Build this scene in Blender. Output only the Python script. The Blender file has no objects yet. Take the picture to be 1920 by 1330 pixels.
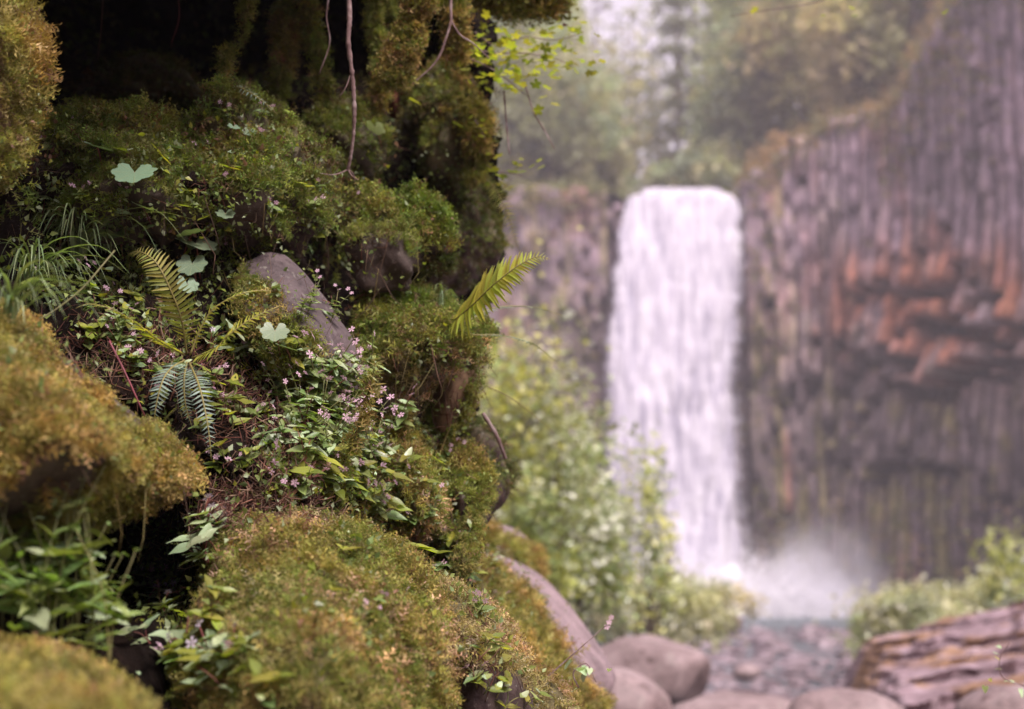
import bpy, bmesh, math, random
import numpy as np
from mathutils import Vector, Matrix
from mathutils.bvhtree import BVHTree

# ---------------------------------------------------------------- camera, sky, sun, exposure
SC = bpy.context.scene
COL = SC.collection
FPX = 2667.0                      # focal length in pixels of the 1920 wide photograph
PITCH = math.radians(9.4)
CAM = np.array([0.0, 0.0, 1.5])
FW = np.array([0.0, math.cos(PITCH), math.sin(PITCH)])
UP = np.array([0.0, -math.sin(PITCH), math.cos(PITCH)])
RT = np.array([1.0, 0.0, 0.0])

cam_d = bpy.data.cameras.new('camera'); cam = bpy.data.objects.new('camera', cam_d); COL.objects.link(cam)
cam.location = CAM; cam.rotation_euler = (math.radians(90) + PITCH, 0, 0)
cam_d.lens = 50.0; cam_d.sensor_width = 36.0; cam_d.clip_start = 0.05; cam_d.clip_end = 3000
cam_d.dof.use_dof = True; cam_d.dof.focus_distance = 2.02; cam_d.dof.aperture_fstop = 3.6; cam_d.dof.aperture_blades = 0
SC.camera = cam

SUN_EL, SUN_AZ = math.radians(52), math.radians(148)       # azimuth clockwise from +Y: behind the camera, to the right
W = bpy.data.worlds.new('World'); SC.world = W; W.use_nodes = True
nt = W.node_tree; nt.nodes.clear()
wo = nt.nodes.new('ShaderNodeOutputWorld'); bg = nt.nodes.new('ShaderNodeBackground')
sky = nt.nodes.new('ShaderNodeTexSky'); sky.sky_type = 'NISHITA'; sky.sun_disc = False
sky.sun_elevation = SUN_EL; sky.sun_rotation = SUN_AZ; sky.air_density = 1.0; sky.dust_density = 4.0; sky.ozone_density = 1.0
hs = nt.nodes.new('ShaderNodeHueSaturation'); hs.inputs['Saturation'].default_value = 0.10    # a white overcast sky
mx = nt.nodes.new('ShaderNodeMix'); mx.data_type = 'RGBA'; mx.blend_type = 'MULTIPLY'; mx.inputs[0].default_value = 1.0
mx.inputs[7].default_value = (1.0, 0.86, 0.985, 1)
nt.links.new(sky.outputs[0], hs.inputs['Color']); nt.links.new(hs.outputs[0], mx.inputs[6])
nt.links.new(mx.outputs[2], bg.inputs[0]); nt.links.new(bg.outputs[0], wo.inputs[0])
bg.inputs[1].default_value = 0.13
sl = bpy.data.lights.new('sun', 'SUN'); sl.energy = 1.5; sl.angle = math.radians(14); sl.color = (1.0, 0.90, 0.80)
so = bpy.data.objects.new('sun', sl); COL.objects.link(so)
sd = Vector((math.sin(SUN_AZ) * math.cos(SUN_EL), math.cos(SUN_AZ) * math.cos(SUN_EL), math.sin(SUN_EL)))
so.rotation_euler = sd.to_track_quat('Z', 'Y').to_euler(); so.location = (8, -8, 30)
SC.view_settings.view_transform = 'Standard'; SC.view_settings.look = 'None'; SC.view_settings.gamma = 1.0
SC.view_settings.use_curve_mapping = False
SC.view_settings.exposure = 1.35
SC.cycles.max_bounces = 9; SC.cycles.diffuse_bounces = 3; SC.cycles.glossy_bounces = 2; SC.cycles.transmission_bounces = 3
SC.cycles.transparent_max_bounces = 12; SC.cycles.volume_bounces = 6
SC.cycles.use_denoising = True; SC.cycles.caustics_reflective = False; SC.cycles.caustics_refractive = False
SC.cycles.use_light_tree = False

# ---------------------------------------------------------------- geometry helpers
def P(px, py, d):
    """World point seen at photograph pixel (px, py) at depth d metres along the view axis."""
    px = np.asarray(px, float); py = np.asarray(py, float); d = np.asarray(d, float)
    v = FW + ((px - 960) / FPX)[..., None] * RT + ((665 - py) / FPX)[..., None] * UP
    return CAM + v * d[..., None]
def proj(p):
    q = np.asarray(p) - CAM; d = q @ FW
    return 960 + FPX * (q @ RT) / d, 665 - FPX * (q @ UP) / d, d

def _h(ix, iy, iz, s):
    n = (ix * 374761393 + iy * 668265263 + iz * 2147483647 + s * 1274126177) & 0xFFFFFFFF
    n = ((n ^ (n >> 13)) * 1274126177) & 0xFFFFFFFF
    n = ((n ^ (n >> 16)) * 2246822519) & 0xFFFFFFFF
    return ((n ^ (n >> 15)) & 0xFFFFFF) / float(0xFFFFFF)
def vnoise(p, s=0):
    p = np.asarray(p, float); i = np.floor(p).astype(np.int64); f = p - i; f = f * f * (3 - 2 * f)
    x, y, z = i[..., 0], i[..., 1], i[..., 2]; fx, fy, fz = f[..., 0], f[..., 1], f[..., 2]
    r = 0
    for dx in (0, 1):
        for dy in (0, 1):
            for dz in (0, 1):
                w = (fx if dx else 1 - fx) * (fy if dy else 1 - fy) * (fz if dz else 1 - fz)
                r = r + w * _h(x + dx, y + dy, z + dz, s)
    return r
def fbm(p, s=0, o=4, g=0.5):
    a, t, r = 1.0, 0.0, 0.0
    p = np.asarray(p, float)
    for k in range(o):
        r = r + a * (vnoise(p * 2 ** k + 17.3 * k, s + k) * 2 - 1); t += a; a *= g
    return r / t
def sstep(a, b, x):
    t = np.clip((x - a) / (b - a), 0, 1); return t * t * (3 - 2 * t)

def mk_mesh(name, V, F, mats=(), smooth=False, col=None, uv=None, mi=None):
    """V (n,3), F: array (m,3) or (m,4) or list of such arrays / of tuples."""
    me = bpy.data.meshes.new(name)
    V = np.asarray(V, np.float32)
    if isinstance(F, list) and len(F) and isinstance(F[0], np.ndarray):
        flat = np.concatenate([f.ravel() for f in F]); tot = np.concatenate([np.full(len(f), f.shape[1]) for f in F])
    elif isinstance(F, np.ndarray):
        flat = F.ravel(); tot = np.full(len(F), F.shape[1])
    else:
        flat = np.array([i for f in F for i in f]); tot = np.array([len(f) for f in F])
    st = np.concatenate([[0], np.cumsum(tot)[:-1]])
    me.vertices.add(len(V)); me.vertices.foreach_set('co', V.ravel())
    me.loops.add(len(flat)); me.loops.foreach_set('vertex_index', flat.astype(np.int32))
    me.polygons.add(len(tot)); me.polygons.foreach_set('loop_start', st.astype(np.int32))
    me.polygons.foreach_set('loop_total', tot.astype(np.int32))
    for m in (mats if isinstance(mats, (list, tuple)) else [mats]): me.materials.append(m)
    if mi is not None: me.polygons.foreach_set('material_index', np.asarray(mi, np.int32))
    me.update(calc_edges=True)
    if smooth: me.polygons.foreach_set('use_smooth', np.ones(len(tot), bool))
    if col is not None:
        a = me.color_attributes.new('tint', 'FLOAT_COLOR', 'POINT')
        c = np.ones((len(V), 4), np.float32); c[:, :3] = col; a.data.foreach_set('color', c.ravel())
    if uv is not None:
        l = me.uv_layers.new(name='uv'); l.data.foreach_set('uv', np.asarray(uv, np.float32)[flat].ravel())
    return me
def link(name, me, parent=None, loc=None, rot=None, scale=None, kind=None, label=None, cat=None, group=None):
    o = bpy.data.objects.new(name, me); COL.objects.link(o)
    if parent is not None: o.parent = parent
    if loc is not None: o.location = loc
    if rot is not None: o.rotation_euler = rot
    if scale is not None: o.scale = scale if hasattr(scale, '__len__') else (scale,) * 3
    tag(o, label, cat, group, kind)
    return o
def tag(o, label=None, cat=None, group=None, kind=None):
    if label: o['label'] = label
    if cat: o['category'] = cat
    if group: o['group'] = group
    if kind: o['kind'] = kind
    return o
CH = {}
def kids(o):
    return list(o.children)
def copy_tree(o, parent=None):
    c = o.copy(); COL.objects.link(c); c.parent = parent
    for ch in kids(o): copy_tree(ch, c)
    return c

def tube(path, rad, n=7, seed=None, rough=0.0):
    """Closed tube along path (k,3) with radii (k,). Returns V, F(list)."""
    path = np.asarray(path, float); k = len(path); rad = np.broadcast_to(rad, (k,)).astype(float)
    t = np.gradient(path, axis=0); t /= np.linalg.norm(t, axis=1)[:, None] + 1e-12
    a = np.array([0, 0, 1.0]) if abs(t[0, 2]) < 0.9 else np.array([1.0, 0, 0])
    V = []
    for i in range(k):
        a = a - t[i] * (a @ t[i]); a /= np.linalg.norm(a); b = np.cross(t[i], a)
        th = np.arange(n) * 2 * math.pi / n
        V.append(path[i] + rad[i] * (np.cos(th)[:, None] * a + np.sin(th)[:, None] * b))
    V = np.concatenate(V)
    if rough: V = V + rough * np.repeat(rad, n)[:, None] * (np.random.RandomState(seed or 1).rand(len(V), 3) - .5)
    i = np.arange(k - 1)[:, None] * n; j = np.arange(n)[None]; j2 = (j + 1) % n
    Q = np.stack([i + j, i + j2, i + n + j2, i + n + j], -1).reshape(-1, 4)
    V = np.vstack([V, path[0], path[-1]]); c0, c1 = len(V) - 2, len(V) - 1
    j = np.arange(n); j2 = (j + 1) % n
    T = np.concatenate([np.stack([j2, j, np.full(n, c0)], -1), np.stack([(k - 1) * n + j, (k - 1) * n + j2, np.full(n, c1)], -1)])
    return V, [Q, T]
def merge(parts):
    Vs, Fq, Ft, o = [], [], [], 0
    for V, F in parts:
        for f in (F if isinstance(F, list) else [F]):
            (Fq if f.shape[1] == 4 else Ft).append(f + o)
        Vs.append(V); o += len(V)
    F = []
    if Fq: F.append(np.concatenate(Fq))
    if Ft: F.append(np.concatenate(Ft))
    return np.concatenate(Vs), F
def spline(pts, n=12):
    """Catmull-Rom through points."""
    p = np.asarray(pts, float); p = np.vstack([2 * p[0] - p[1], p, 2 * p[-1] - p[-2]]); out = []
    for i in range(1, len(p) - 2):
        t = np.linspace(0, 1, n, endpoint=False)[:, None]
        out.append(.5 * (2 * p[i] + (p[i + 1] - p[i - 1]) * t + (2 * p[i - 1] - 5 * p[i] + 4 * p[i + 1] - p[i + 2]) * t ** 2 + (3 * p[i] - p[i - 1] - 3 * p[i + 1] + p[i + 2]) * t ** 3))
    out.append(p[-2][None]); return np.concatenate(out)

_ico = {}
def ico(l):
    if l not in _ico:
        bm = bmesh.new(); bmesh.ops.create_icosphere(bm, subdivisions=l, radius=1)
        _ico[l] = (np.array([v.co[:] for v in bm.verts]), np.array([[v.index for v in f.verts] for f in bm.faces])); bm.free()
    return _ico[l]
def hull_planes(pts):
    bm = bmesh.new()
    for p in pts: bm.verts.new(p)
    bmesh.ops.convex_hull(bm, input=list(bm.verts)); bm.normal_update()
    out = [(np.array(f.normal[:]), float(np.dot(f.normal[:], f.verts[0].co[:]))) for f in bm.faces]; bm.free()
    return out
def hull_blob(pts, level=5, sharp=14, disp=0.03, freq=6, seed=0, clump=0.0, cfreq=30, chunk=0.0, chf=9.0):
    """Rounded, roughened rock filling the convex hull of pts."""
    pts = np.asarray(pts, float); c = pts.mean(0); q = pts - c; U, F = ico(level)
    size = np.abs(q).max()
    pl = hull_planes(q / size); r = 0
    for n, d in pl:
        den = np.maximum(U @ n, 1e-4); r = r + (np.maximum(d, .02) / den) ** (-sharp)
    r = r ** (-1.0 / sharp)
    V = U * r[:, None] * size
    if len(pl) > 0: V = V * 1.04
    Wp = V + c
    n1 = fbm(Wp * freq, seed, 4) + .8 * fbm(Wp * freq * .4, seed + 5, 2); V = V + (U * (n1 * disp)[:, None])
    if chunk:
        rr = np.random.RandomState(seed + 3); Q_, _ = np.linalg.qr(rr.normal(size=(3, 3))); w_ = (Wp @ Q_) * chf; w_ = w_ + .45 * np.stack([fbm(Wp * chf * .8, seed + k_, 2) for k_ in (31, 32, 33)], -1)
        i_ = np.floor(w_).astype(np.int64); f_ = w_ - i_; edge = np.minimum(f_, 1 - f_).min(1); h_ = _h(i_[:, 0], i_[:, 1], i_[:, 2], seed) * 2 - 1
        V = V + U * ((h_ * sstep(0, .10, edge) - .5 * sstep(.08, 0, edge)) * chunk)[:, None]
    if clump: V = V + U * ((np.abs(fbm(Wp * cfreq * .55, seed + 9, 3)) * 2.2 + .5 * np.abs(fbm(Wp * cfreq * 1.9, seed + 10, 2)) - .5) * clump)[:, None]
    return V + c, F
def vnormals(V, F):
    a, b, c = V[F[:, 0]], V[F[:, 1]], V[F[:, 2]]; fn = np.cross(b - a, c - a); N = np.zeros_like(V)
    for k in range(3): np.add.at(N, F[:, k], fn)
    return N / (np.linalg.norm(N, axis=1)[:, None] + 1e-12)

# scatter many copies of small templates as one mesh
def frames(nrm, rng, spin=None):
    n = nrm / (np.linalg.norm(nrm, axis=1)[:, None] + 1e-9)
    a = rng.normal(size=n.shape); a -= n * (a * n).sum(1)[:, None]; a /= np.linalg.norm(a, axis=1)[:, None] + 1e-9
    return np.stack([a, np.cross(n, a), n], -1)            # columns x, y, z
def scatter(templates, pos, nrm, scale, col, rng):
    """Returns V, F, C with each template (V,F,shade) placed at pos; z of the template along nrm."""
    R = frames(nrm, rng); which = rng.randint(len(templates), size=len(pos)); Vs, Fs, Cs, o = [], [], [], 0
    for k, (tv, tf) in enumerate(templates):
        m = which == k
        if not m.any(): continue
        v = np.einsum('nij,vj->nvi', R[m], tv) * scale[m][:, None, None] + pos[m][:, None]
        n, nv = v.shape[:2]
        Vs.append(v.reshape(-1, 3)); Fs.append((tf[None] + (np.arange(n) * nv)[:, None, None] + o).reshape(-1, tf.shape[1]))
        Cs.append(np.repeat(col[m], nv, 0)); o += n * nv
    return np.concatenate(Vs), np.concatenate(Fs), np.concatenate(Cs)
def sample_surface(V, F, w, n, rng):
    a, b, c = V[F[:, 0]], V[F[:, 1]], V[F[:, 2]]; cr = np.cross(b - a, c - a); A = np.linalg.norm(cr, axis=1)
    p = A * w; s = p.sum()
    if s <= 0 or n < 1: return None
    k = np.searchsorted(np.cumsum(p) / s, rng.rand(int(n))); k = np.minimum(k, len(F) - 1)
    r1 = np.sqrt(rng.rand(len(k)))[:, None]; r2 = rng.rand(len(k))[:, None]
    pts = a[k] * (1 - r1) + b[k] * (r1 * (1 - r2)) + c[k] * (r1 * r2)
    return pts, cr[k] / (A[k][:, None] + 1e-12), k

# ---------------------------------------------------------------- materials
def newmat(name):
    m = bpy.data.materials.new(name); m.use_nodes = True; t = m.node_tree; b = t.nodes['Principled BSDF']
    return m, t, b
def nd(t, typ, **kw):
    n = t.nodes.new(typ)
    for k, v in kw.items():
        if k.startswith('i_'): n.inputs[k[2:].replace('_', ' ')].default_value = v
        else: setattr(n, k, v)
    return n
def ramp(t, src, stops):
    r = t.nodes.new('ShaderNodeValToRGB'); e = r.color_ramp.elements
    while len(e) < len(stops): e.new(0.5)
    for k, (p, c) in enumerate(stops): e[k].position = p; e[k].color = (*c, 1)
    t.links.new(src, r.inputs[0]); return r.outputs[0]
def bump(t, b, src, strength, dist):
    n = nd(t, 'ShaderNodeBump', i_Strength=strength, i_Distance=dist)
    t.links.new(src, n.inputs['Height']); t.links.new(n.outputs[0], b.inputs['Normal'])
def mixc(t, f, a, b_, mode='MIX'):
    n = nd(t, 'ShaderNodeMix', data_type='RGBA', blend_type=mode)
    for s, i in ((f, 0), (a, 6), (b_, 7)):
        if isinstance(s, (int, float)): n.inputs[i].default_value = s
        elif isinstance(s, tuple): n.inputs[i].default_value = (*s, 1)
        else: t.links.new(s, n.inputs[i])
    return n.outputs[2]
def leafy(name, rough=0.5, trans=0.35, attr=True, base=(0.08, 0.1, 0.03), spec=0.4, vein=False, jitter=True, tcol=(1.6, 1.7, 0.5)):
    """Thin leaf: Principled mixed with translucency, colour from the tint attribute or from base."""
    m, t, b = newmat(name); b.inputs['Roughness'].default_value = rough; b.inputs['Specular IOR Level'].default_value = spec
    if attr: c = nd(t, 'ShaderNodeAttribute', attribute_name='tint').outputs['Color']
    else:
        r = nd(t, 'ShaderNodeRGB'); r.outputs[0].default_value = (*base, 1); c = r.outputs[0]
        if jitter:
            oi = nd(t, 'ShaderNodeObjectInfo')
            h = nd(t, 'ShaderNodeHueSaturation'); mr = nd(t, 'ShaderNodeMapRange'); mr.inputs[3].default_value = 0.455; mr.inputs[4].default_value = 0.525
            m2 = nd(t, 'ShaderNodeMapRange'); m2.inputs[3].default_value = 0.6; m2.inputs[4].default_value = 1.5
            ml = nd(t, 'ShaderNodeMath', operation='MULTIPLY_ADD'); ml.inputs[1].default_value = 7.31; ml.inputs[2].default_value = 0
            fr = nd(t, 'ShaderNodeMath', operation='FRACT')
            t.links.new(oi.outputs['Random'], mr.inputs[0]); t.links.new(oi.outputs['Random'], ml.inputs[0]); t.links.new(ml.outputs[0], fr.inputs[0])
            t.links.new(fr.outputs[0], m2.inputs[0]); t.links.new(mr.outputs[0], h.inputs['Hue']); t.links.new(m2.outputs[0], h.inputs['Value'])
            t.links.new(c, h.inputs['Color']); c = h.outputs[0]
    if vein:
        uv = nd(t, 'ShaderNodeUVMap'); sx = nd(t, 'ShaderNodeSeparateXYZ'); t.links.new(uv.outputs[0], sx.inputs[0])
        ab = nd(t, 'ShaderNodeMath', operation='ABSOLUTE'); sb = nd(t, 'ShaderNodeMath', operation='SUBTRACT'); sb.inputs[1].default_value = .5
        t.links.new(sx.outputs[0], sb.inputs[0]); t.links.new(sb.outputs[0], ab.inputs[0])
        mul = nd(t, 'ShaderNodeMath', operation='MULTIPLY_ADD'); mul.inputs[1].default_value = -14.0
        m6 = nd(t, 'ShaderNodeMath', operation='MULTIPLY'); m6.inputs[1].default_value = 34.0; t.links.new(sx.outputs[1], m6.inputs[0])
        t.links.new(ab.outputs[0], mul.inputs[0]); t.links.new(m6.outputs[0], mul.inputs[2])
        sn = nd(t, 'ShaderNodeMath', operation='SINE'); t.links.new(mul.outputs[0], sn.inputs[0])
        mid = nd(t, 'ShaderNodeMapRange'); mid.inputs[1].default_value = 0; mid.inputs[2].default_value = .035; mid.inputs[3].default_value = 1; mid.inputs[4].default_value = 0
        t.links.new(ab.outputs[0], mid.inputs[0])
        sv = nd(t, 'ShaderNodeMapRange'); sv.inputs[1].default_value = .86; sv.inputs[2].default_value = 1.0; sv.inputs[3].default_value = 0; sv.inputs[4].default_value = .45
        t.links.new(sn.outputs[0], sv.inputs[0])
        mxx = nd(t, 'ShaderNodeMath', operation='MAXIMUM'); t.links.new(mid.outputs[0], mxx.inputs[0]); t.links.new(sv.outputs[0], mxx.inputs[1])
        f = nd(t, 'ShaderNodeMath', operation='MULTIPLY'); f.inputs[1].default_value = .55; t.links.new(mxx.outputs[0], f.inputs[0])
        c = mixc(t, f.outputs[0], c, (0.30, 0.34, 0.16)); bump(t, b, mxx.outputs[0], 0.35, 0.001)
    no = nd(t, 'ShaderNodeTexNoise'); no.inputs['Scale'].default_value = 60; no.inputs['Detail'].default_value = 3
    tc = nd(t, 'ShaderNodeTexCoord'); t.links.new(tc.outputs['Object'], no.inputs[0])
    vv = ramp(t, no.outputs[0], [(0.3, (.72, .72, .72)), (0.7, (1.25, 1.25, 1.25))]); c = mixc(t, 1.0, c, vv, 'MULTIPLY')
    t.links.new(c, b.inputs['Base Color'])
    tr = nd(t, 'ShaderNodeBsdfTranslucent'); tcn = mixc(t, 1.0, c, tcol, 'MULTIPLY'); t.links.new(tcn, tr.inputs[0])
    ms = nd(t, 'ShaderNodeMixShader'); ms.inputs[0].default_value = trans
    t.links.new(b.outputs[0], ms.inputs[1]); t.links.new(tr.outputs[0], ms.inputs[2]); t.links.new(ms.outputs[0], t.nodes['Material Output'].inputs[0])
    return m
def rocky(name, stops, scale=6, rough=0.75, bstr=0.5, bdist=0.01, attr=False, speck=0.0, spec=0.4):
    # speck: share of pale lichen spots
    m, t, b = newmat(name); b.inputs['Roughness'].default_value = rough; b.inputs['Specular IOR Level'].default_value = spec
    tc = nd(t, 'ShaderNodeTexCoord'); geo = nd(t, 'ShaderNodeNewGeometry')
    n1 = nd(t, 'ShaderNodeTexNoise'); n1.inputs['Scale'].default_value = scale; n1.inputs['Detail'].default_value = 8; n1.inputs['Roughness'].default_value = .65
    t.links.new(geo.outputs['Position'], n1.inputs[0]); c = ramp(t, n1.outputs[0], stops)
    if attr: c = mixc(t, 1.0, nd(t, 'ShaderNodeAttribute', attribute_name='tint').outputs['Color'], c, 'MULTIPLY')
    n2 = nd(t, 'ShaderNodeTexNoise'); n2.inputs['Scale'].default_value = scale * 9; n2.inputs['Detail'].default_value = 6; n2.inputs['Roughness'].default_value = .7
    t.links.new(geo.outputs['Position'], n2.inputs[0])
    g = ramp(t, n2.outputs[0], [(.25, (.6, .6, .6)), (.75, (1.35, 1.35, 1.35))]); c = mixc(t, 1.0, c, g, 'MULTIPLY')
    if speck:
        vo = nd(t, 'ShaderNodeTexNoise'); vo.inputs['Scale'].default_value = scale * 5; vo.inputs['Detail'].default_value = 4; vo.inputs['Roughness'].default_value = .75; t.links.new(geo.outputs['Position'], vo.inputs[0])
        sf = ramp(t, vo.outputs[0], [(.60, (0, 0, 0)), (.66, (speck, speck, speck))]); c = mixc(t, sf, c, (.30, .29, .24))
        vd = ramp(t, vo.outputs[0], [(.34, (.45, .40, .38)), (.42, (1, 1, 1))]); c = mixc(t, 1.0, c, vd, 'MULTIPLY')
    t.links.new(c, b.inputs['Base Color']); ad = nd(t, 'ShaderNodeMath', operation='MULTIPLY_ADD'); ad.inputs[1].default_value = .35
    t.links.new(n2.outputs[0], ad.inputs[0]); t.links.new(n1.outputs[0], ad.inputs[2]); bump(t, b, ad.outputs[0], bstr, bdist)
    return m
# ================================================================ BACKGROUND: gorge, falls, cliff, forest, river
M_moss = leafy('moss', rough=0.7, trans=0.32, spec=0.25, tcol=(1.2, 1.25, .85))
M_leafcard = leafy('foliage', rough=0.3, trans=0.38, spec=0.9, tcol=(1.3, 1.35, .6))
M_farleaf = leafy('far_foliage', rough=0.6, trans=0.45, spec=0.3, tcol=(1.3, 1.35, .7))
M_bark = rocky('bark', [(.3, (.05, .035, .03)), (.6, (.16, .12, .10)), (.8, (.3, .26, .23))], 5, .85, .6, .02)
M_basalt = rocky('basalt', [(.3, (.45, .42, .45)), (.5, (.95, .92, .95)), (.7, (1.6, 1.5, 1.55))], 1.1, .85, .7, .12, attr=True)
M_ground = rocky('forest_soil', [(.3, (.06, .06, .025)), (.55, (.13, .11, .05)), (.75, (.22, .14, .07))], .35, .95, .4, .1)
M_riverstone = rocky('river_stone', [(.3, (.07, .05, .05)), (.5, (.17, .13, .14)), (.7, (.34, .28, .30))], 1.6, .4, .35, .015)
M_riverbed = rocky('river_gravel', [(.3, (.11, .085, .085)), (.5, (.22, .17, .18)), (.7, (.36, .30, .32))], 1.2, .6, .6, .05)
M_boulder = rocky('smooth_boulder', [(.3, (.15, .105, .10)), (.5, (.235, .175, .17)), (.7, (.34, .265, .26))], 3.0, .6, .6, .015, speck=.35)

# ---- cliff face geometry: where the amphitheatre wall stands
def cliffY(X):
    X = np.asarray(X, float)
    return 93.5 + np.where((X > 6.3) & (X < 15.8), 0.8, 0.0) - 0.085 * np.maximum(X - 16, 0) ** 2 * (1 - 0.006 * np.maximum(X - 16, 0)) - 0.03 * np.maximum(5 - X, 0) ** 2
def z_at(py, X, Y):
    """height of the point of the plumb line (X, Y) that shows at row py"""
    t = (665 - py) / FPX; c, s = math.cos(PITCH), math.sin(PITCH)
    return 1.5 + Y * (s + t * c) / (c - t * s)
TOPX = np.array([600, 900, 1000, 1160, 1180, 1250, 1384, 1400, 1430, 1500, 1560, 1640, 1700, 1740, 1800, 1900, 2000, 2400])
TOPY = np.array([350, 352, 356, 352, 372, 366, 368, 335, 318, 270, 228, 205, 195, 120, 20, -120, -180, -250])
def topz(X):
    Y = cliffY(X); px = 960 + FPX * X / (Y * math.cos(PITCH) + 3.5)
    return z_at(np.interp(px, TOPX, TOPY), X, Y)
LEDGES = [  # polylines in photo pixels with the depth of the overhang in metres
    ([(1590, 530), (1620, 545), (1660, 548), (1700, 540), (1740, 525), (1800, 522), (1862, 490)], 1.7),
    ([(1690, 552), (1712, 588), (1755, 602), (1790, 585), (1822, 590), (1850, 555), (1905, 545)], 1.6),
    ([(1530, 636), (1560, 628), (1615, 618)], 1.3),
    ([(1600, 655), (1640, 655), (1680, 668), (1720, 655), (1745, 628), (1790, 612), (1850, 605), (1925, 596), (2100, 560)], 2.2),
    ([(1640, 698), (1690, 700), (1740, 718), (1765, 712), (1800, 690), (1850, 672), (1925, 660), (2100, 650)], 2.3),
    ([(1465, 730), (1500, 728), (1545, 700)], 1.2),
    ([(1625, 872), (1665, 872), (1700, 852), (1720, 850), (1750, 862), (1790, 850)], 1.3),
    ([(1600, 895), (1620, 905), (1650, 900)], 0.9),
    ([(1835, 912), (1860, 922), (1905, 915)], 1.3),
    ([(1030, 590), (1070, 585), (1100, 600)], 0.8), ([(1090, 655), (1130, 650)], 0.8),
]
HOLES = [(1594, 695), (1582, 727), (1646, 742), (1618, 772), (1560, 794), (1553, 846), (1755, 465), (1640, 160), (1560, 205), (1870, 130), (1800, 95), (1500, 268), (1460, 800),
         (1865, 700), (1780, 738), (1570, 862), (1613, 655), (1520, 330), (1800, 420), (1450, 560), (1905, 640), (1832, 655), (1690, 620)]
CR = np.random.RandomState(5)
cols = []; X = -9.0
cliff = bpy.data.objects.new('cliff', None); COL.objects.link(cliff); cliff.location = (12, 93, 0)
tag(cliff, 'grey and rust columnar basalt cliff wall either side of the waterfall', 'cliff')
backing = []
while X < 37:
    w = CR.uniform(.38, .66); Xc = X + w / 2; Yc = float(cliffY(Xc)); slope = float(cliffY(Xc + .1) - cliffY(Xc - .1)) / .2
    tx = np.array([1, slope]); tx /= np.linalg.norm(tx); ny = np.array([tx[1], -tx[0]])      # ny points to the viewer
    px = 960 + FPX * Xc / (Yc * math.cos(PITCH) + 2.0)
    zt = float(topz(Xc)) + CR.uniform(-.5, .4); led = []
    for pl, st in LEDGES:
        xs, ys = zip(*pl)
        if xs[0] <= px <= xs[-1] and CR.rand() < .93:
            led.append((float(z_at(np.interp(px, xs, ys) + CR.choice([-18, -9, 0, 0, 8, 16]) + CR.uniform(-5, 5), Xc, Yc)), st * CR.uniform(.7, 1.1), 3.0))
    for hx, hy in HOLES:
        if abs(px - hx) < 10: led.append((float(z_at(hy, Xc, Yc)), 1.0, 1.6))
    for _ in range(CR.randint(2, 6)):
        led.append((CR.uniform(2, max(zt - 1, 3)), CR.uniform(.12, .4), CR.uniform(1.5, 4)))
    if 6.4 < Xc < 15.6: zt -= 1.3
    cuts = [-1.2]
    while cuts[-1] < zt: cuts.append(cuts[-1] + CR.choice([.5, .9, 1.4, 2.2, 3.2]) * CR.uniform(.8, 1.2))
    cuts = [c_ for c_ in cuts if c_ < zt - .4] + [zt]
    for lz, st, dk in led:
        if -1 < lz < zt - .3: cuts = [c_ for c_ in cuts if abs(c_ - lz) > .35 or c_ in (-1.2, zt)] + [lz]
    cuts += [lz - .45 * st - .25 for lz, st, dk in led if st > .75 and lz > 0 and lz < zt - .3]
    cuts = sorted(set(cuts)); zs = []; o = []
    def off(z):
        up_, dn_ = 0.0, 0.0
        for lz, st, dk in led:
            u_ = z - lz
            if st > .75 and -.45 * st - .25 < u_ < 0: return -3.6
            if u_ > 0: up_ = max(up_, .85 * st * math.exp(-u_ / dk))
            else: dn_ = max(dn_, st * .8 * math.exp(u_ / 1.6))
        return min(up_, 2.0) - min(dn_, 1.4)
    for c0, c1 in zip(cuts[:-1], cuts[1:]):
        r_ = CR.uniform(-.16, .16) + .45 * float(fbm(np.array([[Xc * .3, (c0 + c1) * .1, 0]]), 3, 3)[0]); m_ = max(2, int((c1 - c0) / .7) + 1)
        for z in np.linspace(c0 + .015, c1 - .015, m_):
            ov = off(min(max(z, c0 + .03), c1 - .03)); zs.append(z); o.append(ov + r_ + CR.uniform(-.03, .03))
    zs = np.array(zs); o = np.array(o)
    # cross-section: five sides towards the viewer, two rear corners fixed on the backing
    prof = [(-.5, -4.6), (-.56, .0), (-.30, .34 + CR.uniform(-.08, .08)), (.05 + CR.uniform(-.1, .1), .46), (.36, .28 + CR.uniform(-.08, .08)), (.56, -.02), (.5, -4.6)]
    V = []; C = []
    for k, z in enumerate(zs):
        tap = 1.0 if k < len(zs) - 1 else .7
        for i, (a, b) in enumerate(prof):
            oo = -4.6 if i in (0, 6) else max(o[k], -4.0) + b * .62 * tap * (w / .65)
            aa = a * w * (1.06 if i in (1, 5) else 1) + CR.uniform(-.025, .025)
            V.append((Xc + tx[0] * aa + ny[0] * oo, Yc + tx[1] * aa + ny[1] * oo, z + CR.uniform(-.03, .03) * (i not in (0, 6))))
    V = np.array(V); n = len(prof); k = len(zs)
    i = np.arange(k - 1)[:, None] * n; j = np.arange(n)[None]; j2 = (j + 1) % n
    Q = np.stack([i + j, i + n + j, i + n + j2, i + j2], -1).reshape(-1, 4)[:, ::-1]
    top = np.array([[(k - 1) * n + q for q in range(n)]]); bot = np.array([[n - 1 - q for q in range(n)]])
    # colour: lilac grey, rust near the big ledges, yellow-green streaks and dark wet base
    zz = V[:, 2]; ppx, ppy, _ = proj(V)
    g = .5 + .5 * fbm(V * np.array([.5, .5, .12]), 21, 4)
    base = np.outer((.215 - .065 * sstep(500, 760, ppy)) * (.15 + 1.7 * g) * CR.uniform(.75, 1.25, len(V)), [1.06, .81, .90])
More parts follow.
